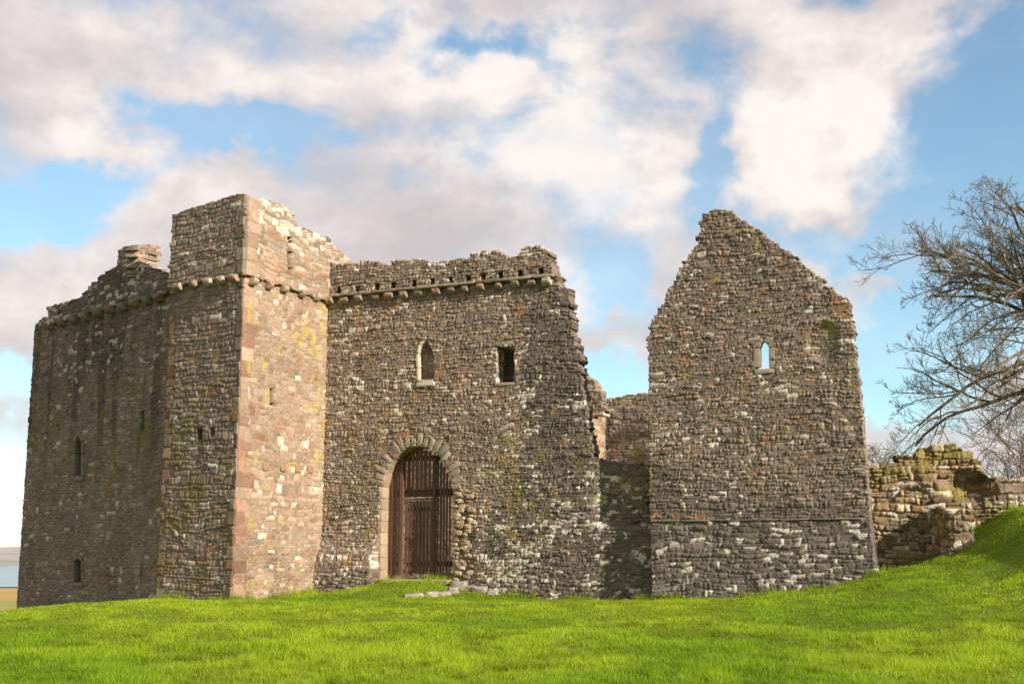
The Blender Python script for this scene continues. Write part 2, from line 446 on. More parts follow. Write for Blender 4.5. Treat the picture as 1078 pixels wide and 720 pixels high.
class MB:
    def __init__(s): s.V = []; s.Q = []; s.C = []; s.n = 0
    def add(s, V, Q, c):
        s.V.append(V); s.Q.append(np.asarray(Q) + s.n); s.n += len(V)
        c = np.asarray(c, float); s.C.append(np.tile(c, (len(V), 1)) if c.ndim == 1 else c)
    def build(s, name, mat, parent=None, smooth=True):
        return mesh_obj(name, np.concatenate(s.V), quads=np.concatenate(s.Q), mat=mat, parent=parent, color=np.concatenate(s.C), smooth=smooth)


ZUP = np.array([0, 0, 1.0])


def corbel(wall, u, z, size, out, parent, col, rng):
    e3 = np.array([*wall.e, 0]); n3 = np.array([*wall.n, 0])
    c = wall.xyz(u, z, out / 2 - .06)
    V, Q = stone_block(c, e3, n3, ZUP, (size[0], out + .12, size[1]), rng, power=7, n=7, jit=.08)
    # rounded underside: the stone is shallower at its foot
    dz = (V[:, 2] - z) / (size[1] / 2); h = ((V[:, :2] - c[:2]) @ wall.n)
    pull = np.clip(-dz, 0, 1) ** 1.5 * .45 * np.clip(h + .05, 0, 1)
    V[:, :2] -= pull[:, None] * wall.n
    cc = np.array(col) * (.75 + .5 * fbm(V[:, 0] * 9 + V[:, 1] * 7, V[:, 2] * 9, 5, 3))[:, None]
    return mesh_obj('corbel', V, quads=Q, mat=M_STONE, parent=parent, color=cc)


# ------------------------------------------------------------------ layout (metres; camera at the origin looking along +Y)
K = np.array([-6.80, 31.00])           # near corner of the square tower
I = np.array([-5.17, 34.40])           # inner angle between tower and gate wall
Ldir = np.array([-2.27, 1.50]); Ldir /= np.linalg.norm(Ldir)
L = K + Ldir * 2.72                    # left edge of the tower
cdir = np.array([6.43, -2.70]); cdir /= np.linalg.norm(cdir)
W_tl = Wall(L, K)                      # tower, shaded left face
W_tr = Wall(K, I)                      # tower, sunlit right face
W_gate = Wall(I, I + cdir * 10)        # gate wall
RD = np.array([-5.03, 4.70]); RD /= np.linalg.norm(RD)
L2 = L - W_tl.n * .22 + Ldir * .05
W_lr = Wall(L2 + RD * 7.6, L2)         # long range running away to the left
G0 = np.array([3.31, 30.34])
W_gab = Wall(G0, G0 + cdir * 5.3)
W_ruin = Wall((8.55, 30.65), (13.2, 29.45))


# ------------------------------------------------------------------ terrain
def ground_z(x, y):
    x = np.asarray(x, float); y = np.asarray(y, float)
    base = np.interp(y, [-400, -30, 0, 13, 16.7, 20, 24, 26, 28, 29.2, 31, 33, 38, 46, 70, 130, 420, 800],
                     [-6, -1.2, 0, -.04, -.03, .09, .33, .49, .60, .60, .50, .56, .9, .9, -3, -14, -30, -31])
    f = sstep(17, 28, y)
    rise = np.interp(x, [3.0, 5.5, 7.0, 8.2, 9.4, 10.2, 10.8, 11.6, 13, 16, 24, 60], [0, .10, .32, .60, .82, 1.1, 1.55, 2.05, 2.45, 2.9, 3.3, 3.6])
    far = 1 - sstep(60, 160, np.hypot(x, y))
    left = np.interp(x, [-60, -30, -20, -15.5, -13, -11.2, -9.5, -8, -6], [-16, -6.5, -2.6, -1.0, -.45, -.18, 0, .07, .05])
    z = base + rise * f * far + left * sstep(14, 26, y) * far
    # ramp up to the gate
    rel = np.stack([x, y], -1) - I
    t = rel @ cdir; q = -(rel @ np.array([-cdir[1], cdir[0]]))
    ramp = .40 * np.exp(-((t - 2.9) / 1.75) ** 2) * sstep(4.0, .4, q) * sstep(-9, -3, -np.abs(q) - 1)
    z = z + ramp
    z = z + (fbm(x * .35, y * .35, 77, 3) - .5) * .12 + (fbm(x * 1.3, y * 1.3, 78, 3) - .5) * .09
    return z


def axis(lo, hi, step, reach, g=1.14):
    a = list(np.arange(lo, hi, step)); s = step
    while a[-1] < reach[1]: s *= g; a.append(a[-1] + s)
    s = step
    while a[0] > reach[0]: s *= g; a.insert(0, a[0] - s)
    return np.array(a)


def build_ground():
    xs = axis(-18, 18, .22, (-16000, 16000)); ys = axis(8, 40, .22, (-4000, 22000))
    X, Y = np.meshgrid(xs, ys); Zg = ground_z(X, Y)
    Zg = np.where(Y > 40, np.minimum(Zg, ground_z(X, Y)), Zg)
    n = X.size; i = np.arange(n).reshape(X.shape)
    q = np.stack([i[:-1, :-1], i[:-1, 1:], i[1:, 1:], i[1:, :-1]], -1).reshape(-1, 4)
    m, T, b, _ = new_mat('turf_soil')
    co = T.n('ShaderNodeNewGeometry').outputs['Position']
    n1 = T.noise(co, .9, 5, .6).outputs['Fac']; n2 = T.noise(co, 14.0, 4, .6).outputs['Fac']
    c = T.mix(T.rng(n1, .35, .65), C4(.085, .130, .010), C4(.120, .170, .014))
    c = T.mix(T.rng(n2, .4, .7, 0, .5), c, C4(.045, .07, .012))
    sx = T.n('ShaderNodeSeparateXYZ', ins={0: co})
    marsh = T.mix(T.rng(T.noise(co, .004, 5, .6).outputs['Fac'], .4, .6), C4(.40, .25, .09), C4(.24, .24, .08))
    c = T.mix(T.rng(sx.outputs[2], -12.0, -22.0), c, marsh)
    T.link(c, b.inputs['Base Color']); b.inputs['Roughness'].default_value = .95; b.inputs['Specular IOR Level'].default_value = .1
    o = mesh_obj('ground', np.stack([X, Y, Zg], -1).reshape(-1, 3), quads=q, mat=m)
    tag(o, kind='structure')


build_ground()


def build_water_and_hills():
    m, T, b, _ = new_mat('estuary_water')
    b.inputs['Base Color'].default_value = C4(.10, .15, .20); b.inputs['Roughness'].default_value = .25
    xs = np.linspace(-16000, 16000, 9); y0, y1 = 1450, 5200
    V = np.array([[x, y, -30.0] for y in (y0, y1) for x in xs]); q = [[i, i + 1, i + 10, i + 9] for i in range(8)]
    tag(mesh_obj('water', V, quads=q, mat=m), kind='structure')
    xs = np.linspace(-15000, 15000, 200); P = []
    prof = 40 + 90 * fbm(xs * .0006, xs * 0, 91, 5)
    rows = [(5000, 0.0), (5600, .45), (6600, .8), (8000, 1.0), (12000, .6)]
    for y, k in rows: P.append(np.stack([xs, np.full_like(xs, y), -34 + prof * k], -1))
    i = np.arange(200 * 5).reshape(5, 200); q = np.stack([i[:-1, :-1], i[:-1, 1:], i[1:, 1:], i[1:, :-1]], -1).reshape(-1, 4)
    mh = flat_mat('hazy_hills', (.30, .28, .27), .25, .002, .95, 0)  # distance haze put into the pale hill colour
    tag(mesh_obj('hills', np.concatenate(P), quads=q, mat=mh), kind='structure')


build_water_and_hills()


# ------------------------------------------------------------------ square tower
def build_tower():
    t = thing('square_tower', 'square corner tower with sunlit right face, red quoins and a parapet on corbels', 'tower', (K[0], K[1], .7))
    red = (.30, .175, .125)
    zc = W_tr.uz(257, 292)[1]                                        # corbel level
    # right, sunlit face
    body = [(-0.0, -.3), (W_tr.L + .1, -.3), (W_tr.L + .1, zc + .05), (0, zc + .05)]
    slot = W_tr.poly([(284, 409), (288, 409), (288, 427), (284, 427)])
    put = [W_tr.poly([(c - 1.6, 441), (c + 1.6, 441), (c + 1.6, 446), (c - 1.6, 446)]) for c in ()]
    def st_r(U, Z):
        g = sstep(2.6, 1.0, Z) * (fbm(U * 1.2, Z * 1.0, 5, 4) > .42)
        return (1 - .42 * sstep(.42, .58, fbm(U * 1.3, Z * 1.1, 5, 4)) * sstep(3.0, 1.2, Z))[..., None] * np.ones(3)
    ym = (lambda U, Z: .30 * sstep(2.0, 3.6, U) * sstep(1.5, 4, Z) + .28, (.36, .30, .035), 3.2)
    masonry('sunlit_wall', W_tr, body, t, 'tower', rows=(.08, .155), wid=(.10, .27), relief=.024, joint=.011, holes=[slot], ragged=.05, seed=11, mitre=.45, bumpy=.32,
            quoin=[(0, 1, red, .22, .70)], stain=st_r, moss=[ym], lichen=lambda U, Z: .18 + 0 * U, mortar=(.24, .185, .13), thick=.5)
    zr = lambda px, py: W_tr.uz(px, py, .10)
    top = [zr(257, 203), zr(270, 207), zr(283, 211), zr(297, 215), zr(308, 222), zr(312, 238), zr(325, 242), zr(336, 247), zr(346, 251), zr(356, 262), zr(366, 271), zr(372, 276)]
    pr = [(0.0, zc + .04)] + [(max(u, 0), z) for u, z in top] + [(top[-1][0], zc + .04)]
    aslot = W_tr.poly([(302.6, 250), (307.2, 250), (307.2, 289), (302.6, 289)], .10)
    masonry('parapet', W_tr, pr, t, 'tower', 'cap', lambda U, Z: sstep(zc + .6, zc + 2.4, Z), rows=(.10, .17), wid=(.14, .42), relief=.028, joint=.014, holes=[aslot], off=.10, ragged=.45, seed=12, mitre=.45, bumpy=.38,
            quoin=[(0, 1, (.29, .19, .135), .25, .6)], lichen=lambda U, Z: .3 + .8 * sstep(zc + 1.0, zc + 2.3, Z), thick=.28, mortar=(.2, .155, .11))
    # left, shaded face
    zl = W_tl.uz(257, 292)[1]
    lb = [(0, -.3), (W_tl.L, -.3), (W_tl.L, zl + .05), (0, zl + .05)]
    h1 = W_tl.poly([(207.5, 452), (213, 451), (213, 462), (208, 463)]); h2 = W_tl.poly([(222, 451), (226, 450), (226, 459), (222, 460)])
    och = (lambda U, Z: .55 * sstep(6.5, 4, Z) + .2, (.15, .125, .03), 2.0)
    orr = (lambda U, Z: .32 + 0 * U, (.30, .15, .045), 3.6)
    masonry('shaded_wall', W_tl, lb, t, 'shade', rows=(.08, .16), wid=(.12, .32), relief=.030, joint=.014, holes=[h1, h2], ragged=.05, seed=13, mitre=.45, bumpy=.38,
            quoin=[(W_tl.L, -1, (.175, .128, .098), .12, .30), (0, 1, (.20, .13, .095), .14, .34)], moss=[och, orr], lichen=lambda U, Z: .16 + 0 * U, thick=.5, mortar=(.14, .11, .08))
    zt = lambda px, py: W_tl.uz(px, py, .08)
    pl = [(-.02, zl + .04), zt(182, 226), zt(195, 221), zt(215, 215), zt(235, 209), zt(250, 204), (W_tl.L, zt(257, 203)[1]), (W_tl.L, zl + .04)]
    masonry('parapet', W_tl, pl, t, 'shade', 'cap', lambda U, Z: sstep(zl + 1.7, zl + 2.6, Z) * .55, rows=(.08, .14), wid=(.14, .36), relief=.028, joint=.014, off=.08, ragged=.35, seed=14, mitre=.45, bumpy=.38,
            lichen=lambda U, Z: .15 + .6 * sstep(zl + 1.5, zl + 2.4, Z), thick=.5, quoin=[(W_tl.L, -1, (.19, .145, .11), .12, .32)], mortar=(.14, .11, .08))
    rng = np.random.default_rng(3)
    cols = [(.32, .26, .18), (.31, .20, .14), (.29, .24, .16), (.26, .175, .125), (.36, .30, .22)]
    for i, px in enumerate((264, 281, 297, 315, 331, 343)):
        u, z = W_tr.uz(px, 297 + (px - 264) * .24)
        corbel(W_tr, u, z, (rng.uniform(.20, .27), rng.uniform(.17, .22)), rng.uniform(.16, .22), t, cols[i % 5], rng)
    for i, px in enumerate((190, 207, 222, 236, 249)):
        u, z = W_tl.uz(px, 303 - (px - 190) * .155)
        corbel(W_tl, u, z, (rng.uniform(.22, .30), rng.uniform(.17, .22)), rng.uniform(.18, .24), t, cols[(i + 2) % 5], rng)
    # row of old beam-end stones in the sunlit face
    for px in (279, 298, 313, 326):
        u, z = W_tr.uz(px, 491 + (px - 279) * .06)
        V, Q = stone_block(W_tr.xyz(u, z, .0), np.array([*W_tr.e, 0]), np.array([*W_tr.n, 0]), ZUP, (.26, .10, .20), rng, 8, 6, .05)
        mesh_obj('beam_stone', V, quads=Q, mat=M_STONE, parent=t, color=np.tile((.27, .165, .11), (len(V), 1)))
    # dark inner core behind slits so they read as openings into the tower
    Wc = Wall(W_tr.P - W_tr.n * .9, W_tr.P - W_tr.n * .9 + W_tr.e * 4)
    masonry('inner_wall', Wc, [(.9, 0), (3.9, 0), (3.9, zc + 1.5), (.9, zc + 1.5)], t, 'shade', res=.08, seed=15, thick=.3, ragged=0)
    return t


build_tower()


# ------------------------------------------------------------------ left range
def build_range():
    wl = W_lr
    t = thing('tower_range', 'shaded west range running back to the left of the square tower, with narrow slit windows', 'building', (L[0], L[1], .7))
    p = lambda *a: wl.uz(*a)
    left = p(37, 342); right = (wl.L, p(180, 305)[1])
    zc = lambda px: p(px, 340 - (px - 50) * .265)[1]
    ztop = p(115, 322)[1]
    body = [(left[0], -1.2), (wl.L, -1.2), (wl.L, ztop), p(45, 334), left]
    lan = wl.poly([(80, 500), (80, 466), (83, 457), (87, 466), (87, 502)])
    sm = wl.poly([(79, 612), (79, 590), (83, 587), (87, 590), (87, 613)])
    sl_ = wl.poly([(148, 434), (152, 433), (152, 453), (148, 454)])
    def stain(U, Z):
        s = sstep(.46, .62, fbm(U * 3.2, Z * .35, 31, 4)) * sstep(2.5, 6, Z)
        s2 = sstep(.5, .62, fbm(U * 2.2 + 9, Z * .5, 33, 4)) * .5 * (np.abs(U - p(143, 600)[0]) < .5) * sstep(3, 2, Z)
        return (1 - .58 * s - s2)[..., None] * np.array((1, .99, .97))
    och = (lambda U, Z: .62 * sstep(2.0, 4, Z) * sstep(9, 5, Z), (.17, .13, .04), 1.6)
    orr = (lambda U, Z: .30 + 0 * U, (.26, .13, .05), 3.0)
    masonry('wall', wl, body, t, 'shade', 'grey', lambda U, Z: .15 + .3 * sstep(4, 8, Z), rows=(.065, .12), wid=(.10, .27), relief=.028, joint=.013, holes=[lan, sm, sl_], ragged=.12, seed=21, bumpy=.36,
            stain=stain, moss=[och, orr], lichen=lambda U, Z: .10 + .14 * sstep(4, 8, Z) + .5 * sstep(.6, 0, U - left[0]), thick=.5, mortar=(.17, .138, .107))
    q = lambda px, py: wl.uz(px, py, .10)
    pp = [(q(50, 336)[0], ztop - .12), q(50, 322), q(66, 318), q(84, 312), q(91, 306), q(97, 298), q(110, 288), q(122, 279), q(145, 277), q(158, 284), q(168, 287), (wl.L + .05, q(178, 289)[1]), (wl.L + .05, ztop - .12)]
    masonry('parapet', wl, pp, t, 'grey', 'shade', lambda U, Z: .4 + 0 * U, rows=(.09, .16), wid=(.13, .34), relief=.04, joint=.018, off=.10, ragged=.6, seed=22, bumpy=.6, lichen=lambda U, Z: .55 + 0 * U, thick=.55)
    # merlon: front and the lit return
    mk = [q(124, 281), q(125, 263), q(130, 259), q(137, 259), q(145, 257), q(146, 290)]
    Wm = wl
    masonry('merlon', Wm, mk, t, 'grey', 'shade', lambda U, Z: .6 + 0 * U, rows=(.07, .12), wid=(.10, .24), relief=.035, joint=.018, off=.095, ragged=.5, seed=23, bumpy=.5, lichen=lambda U, Z: .4 + 0 * U, thick=.5)
    u_, z_ = q(145.5, 280); A = wl.xyz(u_, z_, .10)[:2]
    Wr = Wall(A, A + W_tr.e)
    r = lambda px, py: Wr.uz(px, py)
    masonry('merlon_return', Wr, [r(144.5, 292), r(144.5, 260), r(149, 258), r(154, 256), r(159, 259), r(164, 258), r(168, 259), r(167, 289)], t, 'tower', 'cap', lambda U, Z: .5 + 0 * U, rows=(.07, .12), wid=(.10, .26),
            relief=.03, joint=.016, off=.01, ragged=.6, seed=24, bumpy=.4, thick=.4)
    rng = np.random.default_rng(5)
    cols = [(.20, .16, .12), (.23, .14, .10), (.18, .15, .12), (.22, .18, .12)]
    for i in range(10):
        px = 56 + i * 12.6
        u, _ = wl.uz(px, 335)
        corbel(wl, u, ztop - .17, (rng.uniform(.26, .34), rng.uniform(.20, .26)), rng.uniform(.20, .26), t, cols[i % 4], rng)
    # dressed surrounds and the blind rear of the openings
    for poly, nm in ((lan, 'window_surround'), (sm, 'window_surround')):
        surround(nm, wl, poly, t, .13, (.19, .155, .115), rng, .05)
    Wb = Wall(wl.P - wl.n * .62, wl.P - wl.n * .62 + wl.e)
    masonry('inner_wall', Wb, [(.5, -.5), (wl.L, -.5), (wl.L, ztop), (.5, ztop)], t, 'shade', res=.08, seed=25, thick=.2, ragged=0)
    # the end wall turning the far corner
    Wf = Wall(wl.P + wl.e * left[0] - wl.n * 5, wl.P + wl.e * left[0])
    masonry('end_wall', Wf, [(0, -3), (5, -3), (5, left[1]), (0, left[1])], t, 'shade', res=.05, seed=26, thick=.5, ragged=.05)


def surround(name, wall, poly, parent, width, col, rng, out=.04, sill=True, depth=.16):
    """dressed stones set round an opening (poly = points from one foot over the head to the other foot)"""
    mb = MB(); P = [np.array(p) for p in poly]
    e3 = np.array([*wall.e, 0]); n3 = np.array([*wall.n, 0])
    for a, b in zip(P[:-1], P[1:]):
        ln = np.linalg.norm(b - a); k = max(1, int(round(ln / .34)))
        d = (b - a) / ln; o = np.array([-d[1], d[0]])
        for i in range(k):
            c = a + d * ln * (i + .5) / k + o * (width / 2 - .012)
            w = width * rng.uniform(.92, 1.08)
            ax = e3 * d[0] + ZUP * d[1]; az = e3 * o[0] + ZUP * o[1]
            V, Q = stone_block(wall.xyz(c[0], c[1], out - depth / 2), ax, n3, az, (ln / k - .006 + .02 * (ln < .2), depth, w), rng, 14, 5, .02)
            mb.add(V, Q, np.array(col) * rng.uniform(.85, 1.15))
    if sill:
        a, b = P[0], P[-1]; z = min(a[1], b[1]) - .055; c = (a[0] + b[0]) / 2
        V, Q = stone_block(wall.xyz(c, z, out - .10), e3, n3, ZUP, (abs(b[0] - a[0]) + 1.6 * width, .24, .11), rng, 12, 5, .03)
        mb.add(V, Q, np.array(col) * 1.1)
    return mb.build(name, M_DRESSED, parent)


build_range()


# ------------------------------------------------------------------ gate wall
def build_gate_wall():
    w = W_gate
    t = thing('gate_wall', 'ruined gate wall with a pointed arch gateway, blocked window and line of corbels below its broken top', 'wall', (I[0], I[1], .7))
    p = w.uz
    zc = p(470, 303)[1]
    # opening of the gateway
    arch = [(400, 640), (400.5, 560), (402, 512), (406, 497), (412, 486), (421, 476), (430, 470.5), (440, 469), (450, 471), (460, 477), (468, 488), (474, 501), (477, 516), (478, 560), (478, 640)]
    ah = w.poly(arch)
    wide = w.poly([(x + (-1 if x < 439 else 1) * 1.5, y - (1.5 if y < 515 else 0)) for x, y in arch])
    lan = w.poly([(441, 402), (440.5, 372), (443, 363), (448, 358), (453, 364), (456, 374), (456, 402)])
    sq = w.poly([(523, 403), (523, 365), (541, 365), (541, 403)])
    body = w.poly([(330, 660), (338, 310)]) ; body[1] = (-.05, zc + .03); body[0] = (-.05, -.3)
    right = w.poly([(589, 300), (599, 302), (602, 330), (605, 352), (609, 372), (613, 398), (616, 420), (620, 440), (623, 462), (628, 480), (640, 486), (665, 487), (700, 488)])
    body = body + [(right[0][0], zc + .03)] + right + [(right[-1][0], -.3)]
    ug = p(440, 560)[0]; u545 = p(547, 400)[0]; u500 = p(498, 560)[0]; u625 = p(630, 520)[0]
    z553 = p(560, 553)[1]; z330 = p(550, 328)[1]
    def grey_part(U, Z):       # greyer, lichened stone right of a sloped edge and towards the foot
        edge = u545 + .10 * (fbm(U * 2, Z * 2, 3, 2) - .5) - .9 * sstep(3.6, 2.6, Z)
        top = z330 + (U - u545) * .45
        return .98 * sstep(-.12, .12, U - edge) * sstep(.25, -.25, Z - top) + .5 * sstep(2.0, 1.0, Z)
    def lich(U, Z):
        a = .26 + .25 * sstep(2.6, 1.3, Z) + .2 * grey_part(U, Z)
        band = sstep(u500 - .2, u500 + .5, U) * sstep(u625 + .8, u625 - .2, U)
        return a + band * (.95 * sstep(4.4, 2.2, Z) + .15) * (1 - .35 * sstep(z553 - .1, z553 - .6, Z))
    def batter(U, Z):     # footing, thicker left of the gate; ledge on the right
        l = sstep(ug - .9, ug - 1.3, U) * .38 * sstep(2.5, 1.0, Z)
        r = sstep(u500 - .2, u500 + .2, U) * (.07 * sstep(z553 + .02, z553 - .02, Z))
        core = sstep(u625 - .25, u625 + .35, U) * -.14 * (fbm(U * 2, Z * 2, 8, 3) > .35) * sstep(2.3, 2.6, Z)
        return l + r + core
    grn = (lambda U, Z: .28 * sstep(5.5, 3.8, Z) * sstep(1.5, 2.6, Z) + .16, (.17, .16, .03), 3.4)
    och = (lambda U, Z: .60 * np.exp(-((U - p(535, 430)[0]) / .45) ** 2) * sstep(6.0, 5.3, Z), (.19, .155, .05), 1.6)
    orr = (lambda U, Z: .30 + 0 * U, (.31, .17, .06), 3.1)
    masonry('wall', w, body, t, 'tan', 'grey', grey_part, rows=(.055, .120), wid=(.07, .20), res=.020, relief=.040, joint=.020, holes=[wide, lan, sq], ragged=.75, seed=31, split=.4, bumpy=.62,
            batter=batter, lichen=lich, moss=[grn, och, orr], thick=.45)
    # parapet with drain holes over the corbel table
    q = lambda px, py: w.uz(px, py, .09)
    top = [q(345, 274), q(352, 279), q(372, 276), q(390, 274), q(398, 275), q(402, 279), q(408, 277), q(412, 274), q(428, 273), q(448, 272), q(455, 276), q(472, 273), q(484, 270), q(490, 274), q(496, 267), q(505, 264), q(520, 263),
           q(528, 266), q(535, 271), q(543, 269), q(550, 262), q(556, 259), q(572, 258), q(577, 268), q(582, 283)]
    pp = [(-.3, zc + .02), (-.3, top[0][1])] + top + [(q(585, 290)[0], zc + .02)]
    drains = []
    for px in (357, 376, 397, 414, 436, 455, 474, 493, 509, 527, 547, 569):
        u, _ = q(px, 300); zz = zc + .13
        drains.append([(u - .065, zz - .02), (u + .065, zz - .02), (u + .065, zz + .13), (u - .065, zz + .13)])
    masonry('parapet', w, pp, t, 'tan', 'cap', lambda U, Z: .12 + .3 * sstep(zc + .5, zc + 1.1, Z), rows=(.06, .13), wid=(.075, .21), res=.021, relief=.042, joint=.020, holes=drains, off=.09, ragged=.75, seed=32, split=.4, bumpy=.65,
            lichen=lambda U, Z: .42 + .3 * sstep(zc + .5, zc + 1, Z), thick=.50)
    rng = np.random.default_rng(8)
    cols = [(.23, .18, .135), (.26, .18, .135), (.27, .23, .18), (.21, .155, .12), (.33, .30, .25)]
    n = 15
    uL, uR = p(350, 316)[0], p(578, 300)[0]
    for i in range(n):
        u = uL + (uR - uL) * (i / (n - 1)) + rng.uniform(-.06, .06)
        corbel(w, u, zc - .10 + rng.uniform(-.02, .02), (rng.uniform(.18, .29), rng.uniform(.15, .22)), rng.uniform(.14, .24), t, cols[rng.integers(5)], rng)
    # string course the parapet stands on
    mb = MB(); e3 = np.array([*w.e, 0]); n3 = np.array([*w.n, 0]); u = .0
    while u < uR + .1:
        ln = rng.uniform(.4, .75)
        V, Q = stone_block(w.xyz(u + ln / 2, zc + .04, .02), e3, n3, ZUP, (ln - .01, .34, .075), rng, 10, 6, .05)
        mb.add(V, Q, np.array((.25, .20, .15)) * rng.uniform(.7, 1.2)); u += ln
    mb.build('string_course', M_STONE, t)
    # voussoirs
    mb = MB(); A = [np.array(a) for a in w.poly(arch[2:13])]
    seg = np.array(A); dist = np.concatenate([[0], np.cumsum(np.linalg.norm(np.diff(seg, axis=0), axis=1))]); tot = dist[-1]
    nv = 21
    for i in range(nv):
        s0 = tot * (i + .5) / nv
        c = np.array([np.interp(s0, dist, seg[:, 0]), np.interp(s0, dist, seg[:, 1])])
        c2 = np.array([np.interp(s0 + .12, dist, seg[:, 0]), np.interp(s0 + .12, dist, seg[:, 1])]); c1 = np.array([np.interp(s0 - .12, dist, seg[:, 0]), np.interp(s0 - .12, dist, seg[:, 1])])
        d = (c2 - c1) / np.linalg.norm(c2 - c1); o = np.array([-d[1], d[0]])
        ln = rng.uniform(.22, .42); cc = c + o * (ln / 2 - .01)
        V, Q = stone_block(w.xyz(cc[0], cc[1], -.138), e3 * d[0] + ZUP * d[1], n3, e3 * o[0] + ZUP * o[1], (tot / nv * rng.uniform(.86, 1.02), .34, ln), rng, 9, 6, .07)
        mb.add(V, Q, np.array((.25, .20, .15)) * rng.uniform(.7, 1.25) + rng.normal(0, .01, 3))
    mb.build('arch', M_DRESSED, t)
    # dressed jambs and soffit lining the opening, back to behind the gate
    mb = MB(); J = [np.array(a) for a in w.poly(arch)]
    for a, b in zip(J[:-1], J[1:]):
        lnt = np.linalg.norm(b - a); k = max(1, int(round(lnt / .32))); d = (b - a) / lnt; o = np.array([-d[1], d[0]])
        for i in range(k):
            c = a + d * lnt * (i + .5) / k + o * .05
            V, Q = stone_block(w.xyz(c[0], c[1], -.39), e3 * d[0] + ZUP * d[1], n3, e3 * o[0] + ZUP * o[1], (lnt / k + .004, .76, .12), rng, 16, 5, .015)
            mb.add(V, Q, np.array((.31, .235, .155)) * rng.uniform(.75, 1.15))
    mb.build('jamb', M_DRESSED, t)
    # rough broken stones beside the right jamb
    mb = MB()
    for i in range(80):
        px = 480 + 17 * rng.random() ** 1.3; py = rng.uniform(515, 612)
        u, z = p(px, py); s = rng.uniform(.07, .17)
        V, Q = stone_block(w.xyz(u, z, rng.uniform(-.05, .0)), e3, n3, ZUP, (s * 1.3, .2, s * .75), rng, 5, 6, .12)
        mb.add(V, Q, np.array([(.36, .27, .16), (.30, .22, .14), (.42, .36, .28), (.22, .15, .10)][rng.integers(4)]))
    mb.build('broken_facing', M_STONE, t)
    # windows
    surround('window_surround', w, lan[:4], t, .08, (.47, .41, .31), rng, .03, sill=False, depth=.3)
    surround('window_sill', w, [lan[0], lan[-1]], t, .07, (.42, .37, .29), rng, .05, sill=True, depth=.1)
    Wb = Wall(w.P - w.n * .20, w.P - w.n * .20 + w.e)
    a = lan[0][0]; b = lan[-1][0]
    masonry('window_blocking', Wb, [(a - .15, lan[0][1] - .2), (b + .15, lan[0][1] - .2), (b + .15, lan[3][1] + .2), (a - .15, lan[3][1] + .2)], t, 'tan', seed=33, thick=.2, ragged=0, relief=.03, lichen=lambda U, Z: .2 + 0 * U)
    Wb = Wall(w.P - w.n * .95, w.P - w.n * .95 + w.e)
    a = sq[0][0]; b = sq[2][0]
    masonry('window_blocking', Wb, [(a - .6, sq[0][1] - .4), (b + .5, sq[0][1] - .4), (b + .5, sq[1][1] + .5), (a - .6, sq[1][1] + .5)], t, 'tan', 'grey', lambda U, Z: .5 + 0 * U, seed=34, thick=.2, ragged=0, relief=.04,
            moss=[(lambda U, Z: .9 * sstep(sq[0][1] + .5, sq[0][1] + .2, Z), (.10, .13, .02), 3)])
    mb = MB()
    V, Q = stone_block(w.xyz((a + b) / 2, sq[1][1] + .06, -.22), e3, n3, ZUP, (b - a + .12, .5, .11), rng, 9, 6, .04); mb.add(V, Q, (.25, .20, .15))
    V, Q = stone_block(w.xyz((a + b) / 2, sq[0][1] - .05, -.19), e3, n3, ZUP, (b - a + .1, .45, .10), rng, 8, 6, .06); mb.add(V, Q, (.27, .22, .16))
    mb.build('window_frame', M_STONE, t)
    # threshold
    V, Q = stone_block(w.xyz(p(439, 609)[0], p(439, 609)[1] - .11, -.12), e3, n3, ZUP, (2.1, .85, .2), rng, 10, 10, .03)
    mesh_obj('threshold', V, quads=Q, mat=M_STONE, parent=t, color=np.tile((.30, .22, .14), (len(V), 1)))
    return ah


GATE_ARCH = build_gate_wall()


# ------------------------------------------------------------------ wooden gate
def box(mb, wall, u0, u1, z0, z1, h0, h1, col):
    pts = np.concatenate([wall.xyz([u0, u1, u1, u0], [z0, z0, z1, z1], h) for h in (h0, h1)])
    q = [[0, 1, 2, 3], [7, 6, 5, 4], [1, 5, 6, 2], [4, 0, 3, 7], [3, 2, 6, 7], [4, 5, 1, 0]]
    # separate the faces so that edges stay crisp
    V = np.concatenate([pts[f] for f in q]); Q = np.arange(24).reshape(6, 4)
    mb.add(V, Q, col)


def wood_mat():
    m, T, b, _ = new_mat('stained_timber')
    co = T.n('ShaderNodeTexCoord').outputs['Object']
    at_ = T.n('ShaderNodeAttribute', attribute_name='tint').outputs['Color']
    sv = T.n('ShaderNodeVectorMath', operation='MULTIPLY', ins={0: co, 1: (30, 30, 2.0)}).outputs[0]
    n = T.noise(sv, 1.6, 6, .6).outputs['Fac']
    v = T.rng(n, .3, .7, .62, 1.35, 'LINEAR')
    T.link(T.n('ShaderNodeVectorMath', operation='SCALE', ins={0: at_, 'Scale': v}).outputs[0], b.inputs['Base Color'])
    b.inputs['Roughness'].default_value = .7
    bp = T.n('ShaderNodeBump', ins={'Strength': .3, 'Distance': .005, 'Height': n}); T.link(bp.outputs[0], b.inputs['Normal'])
    return m


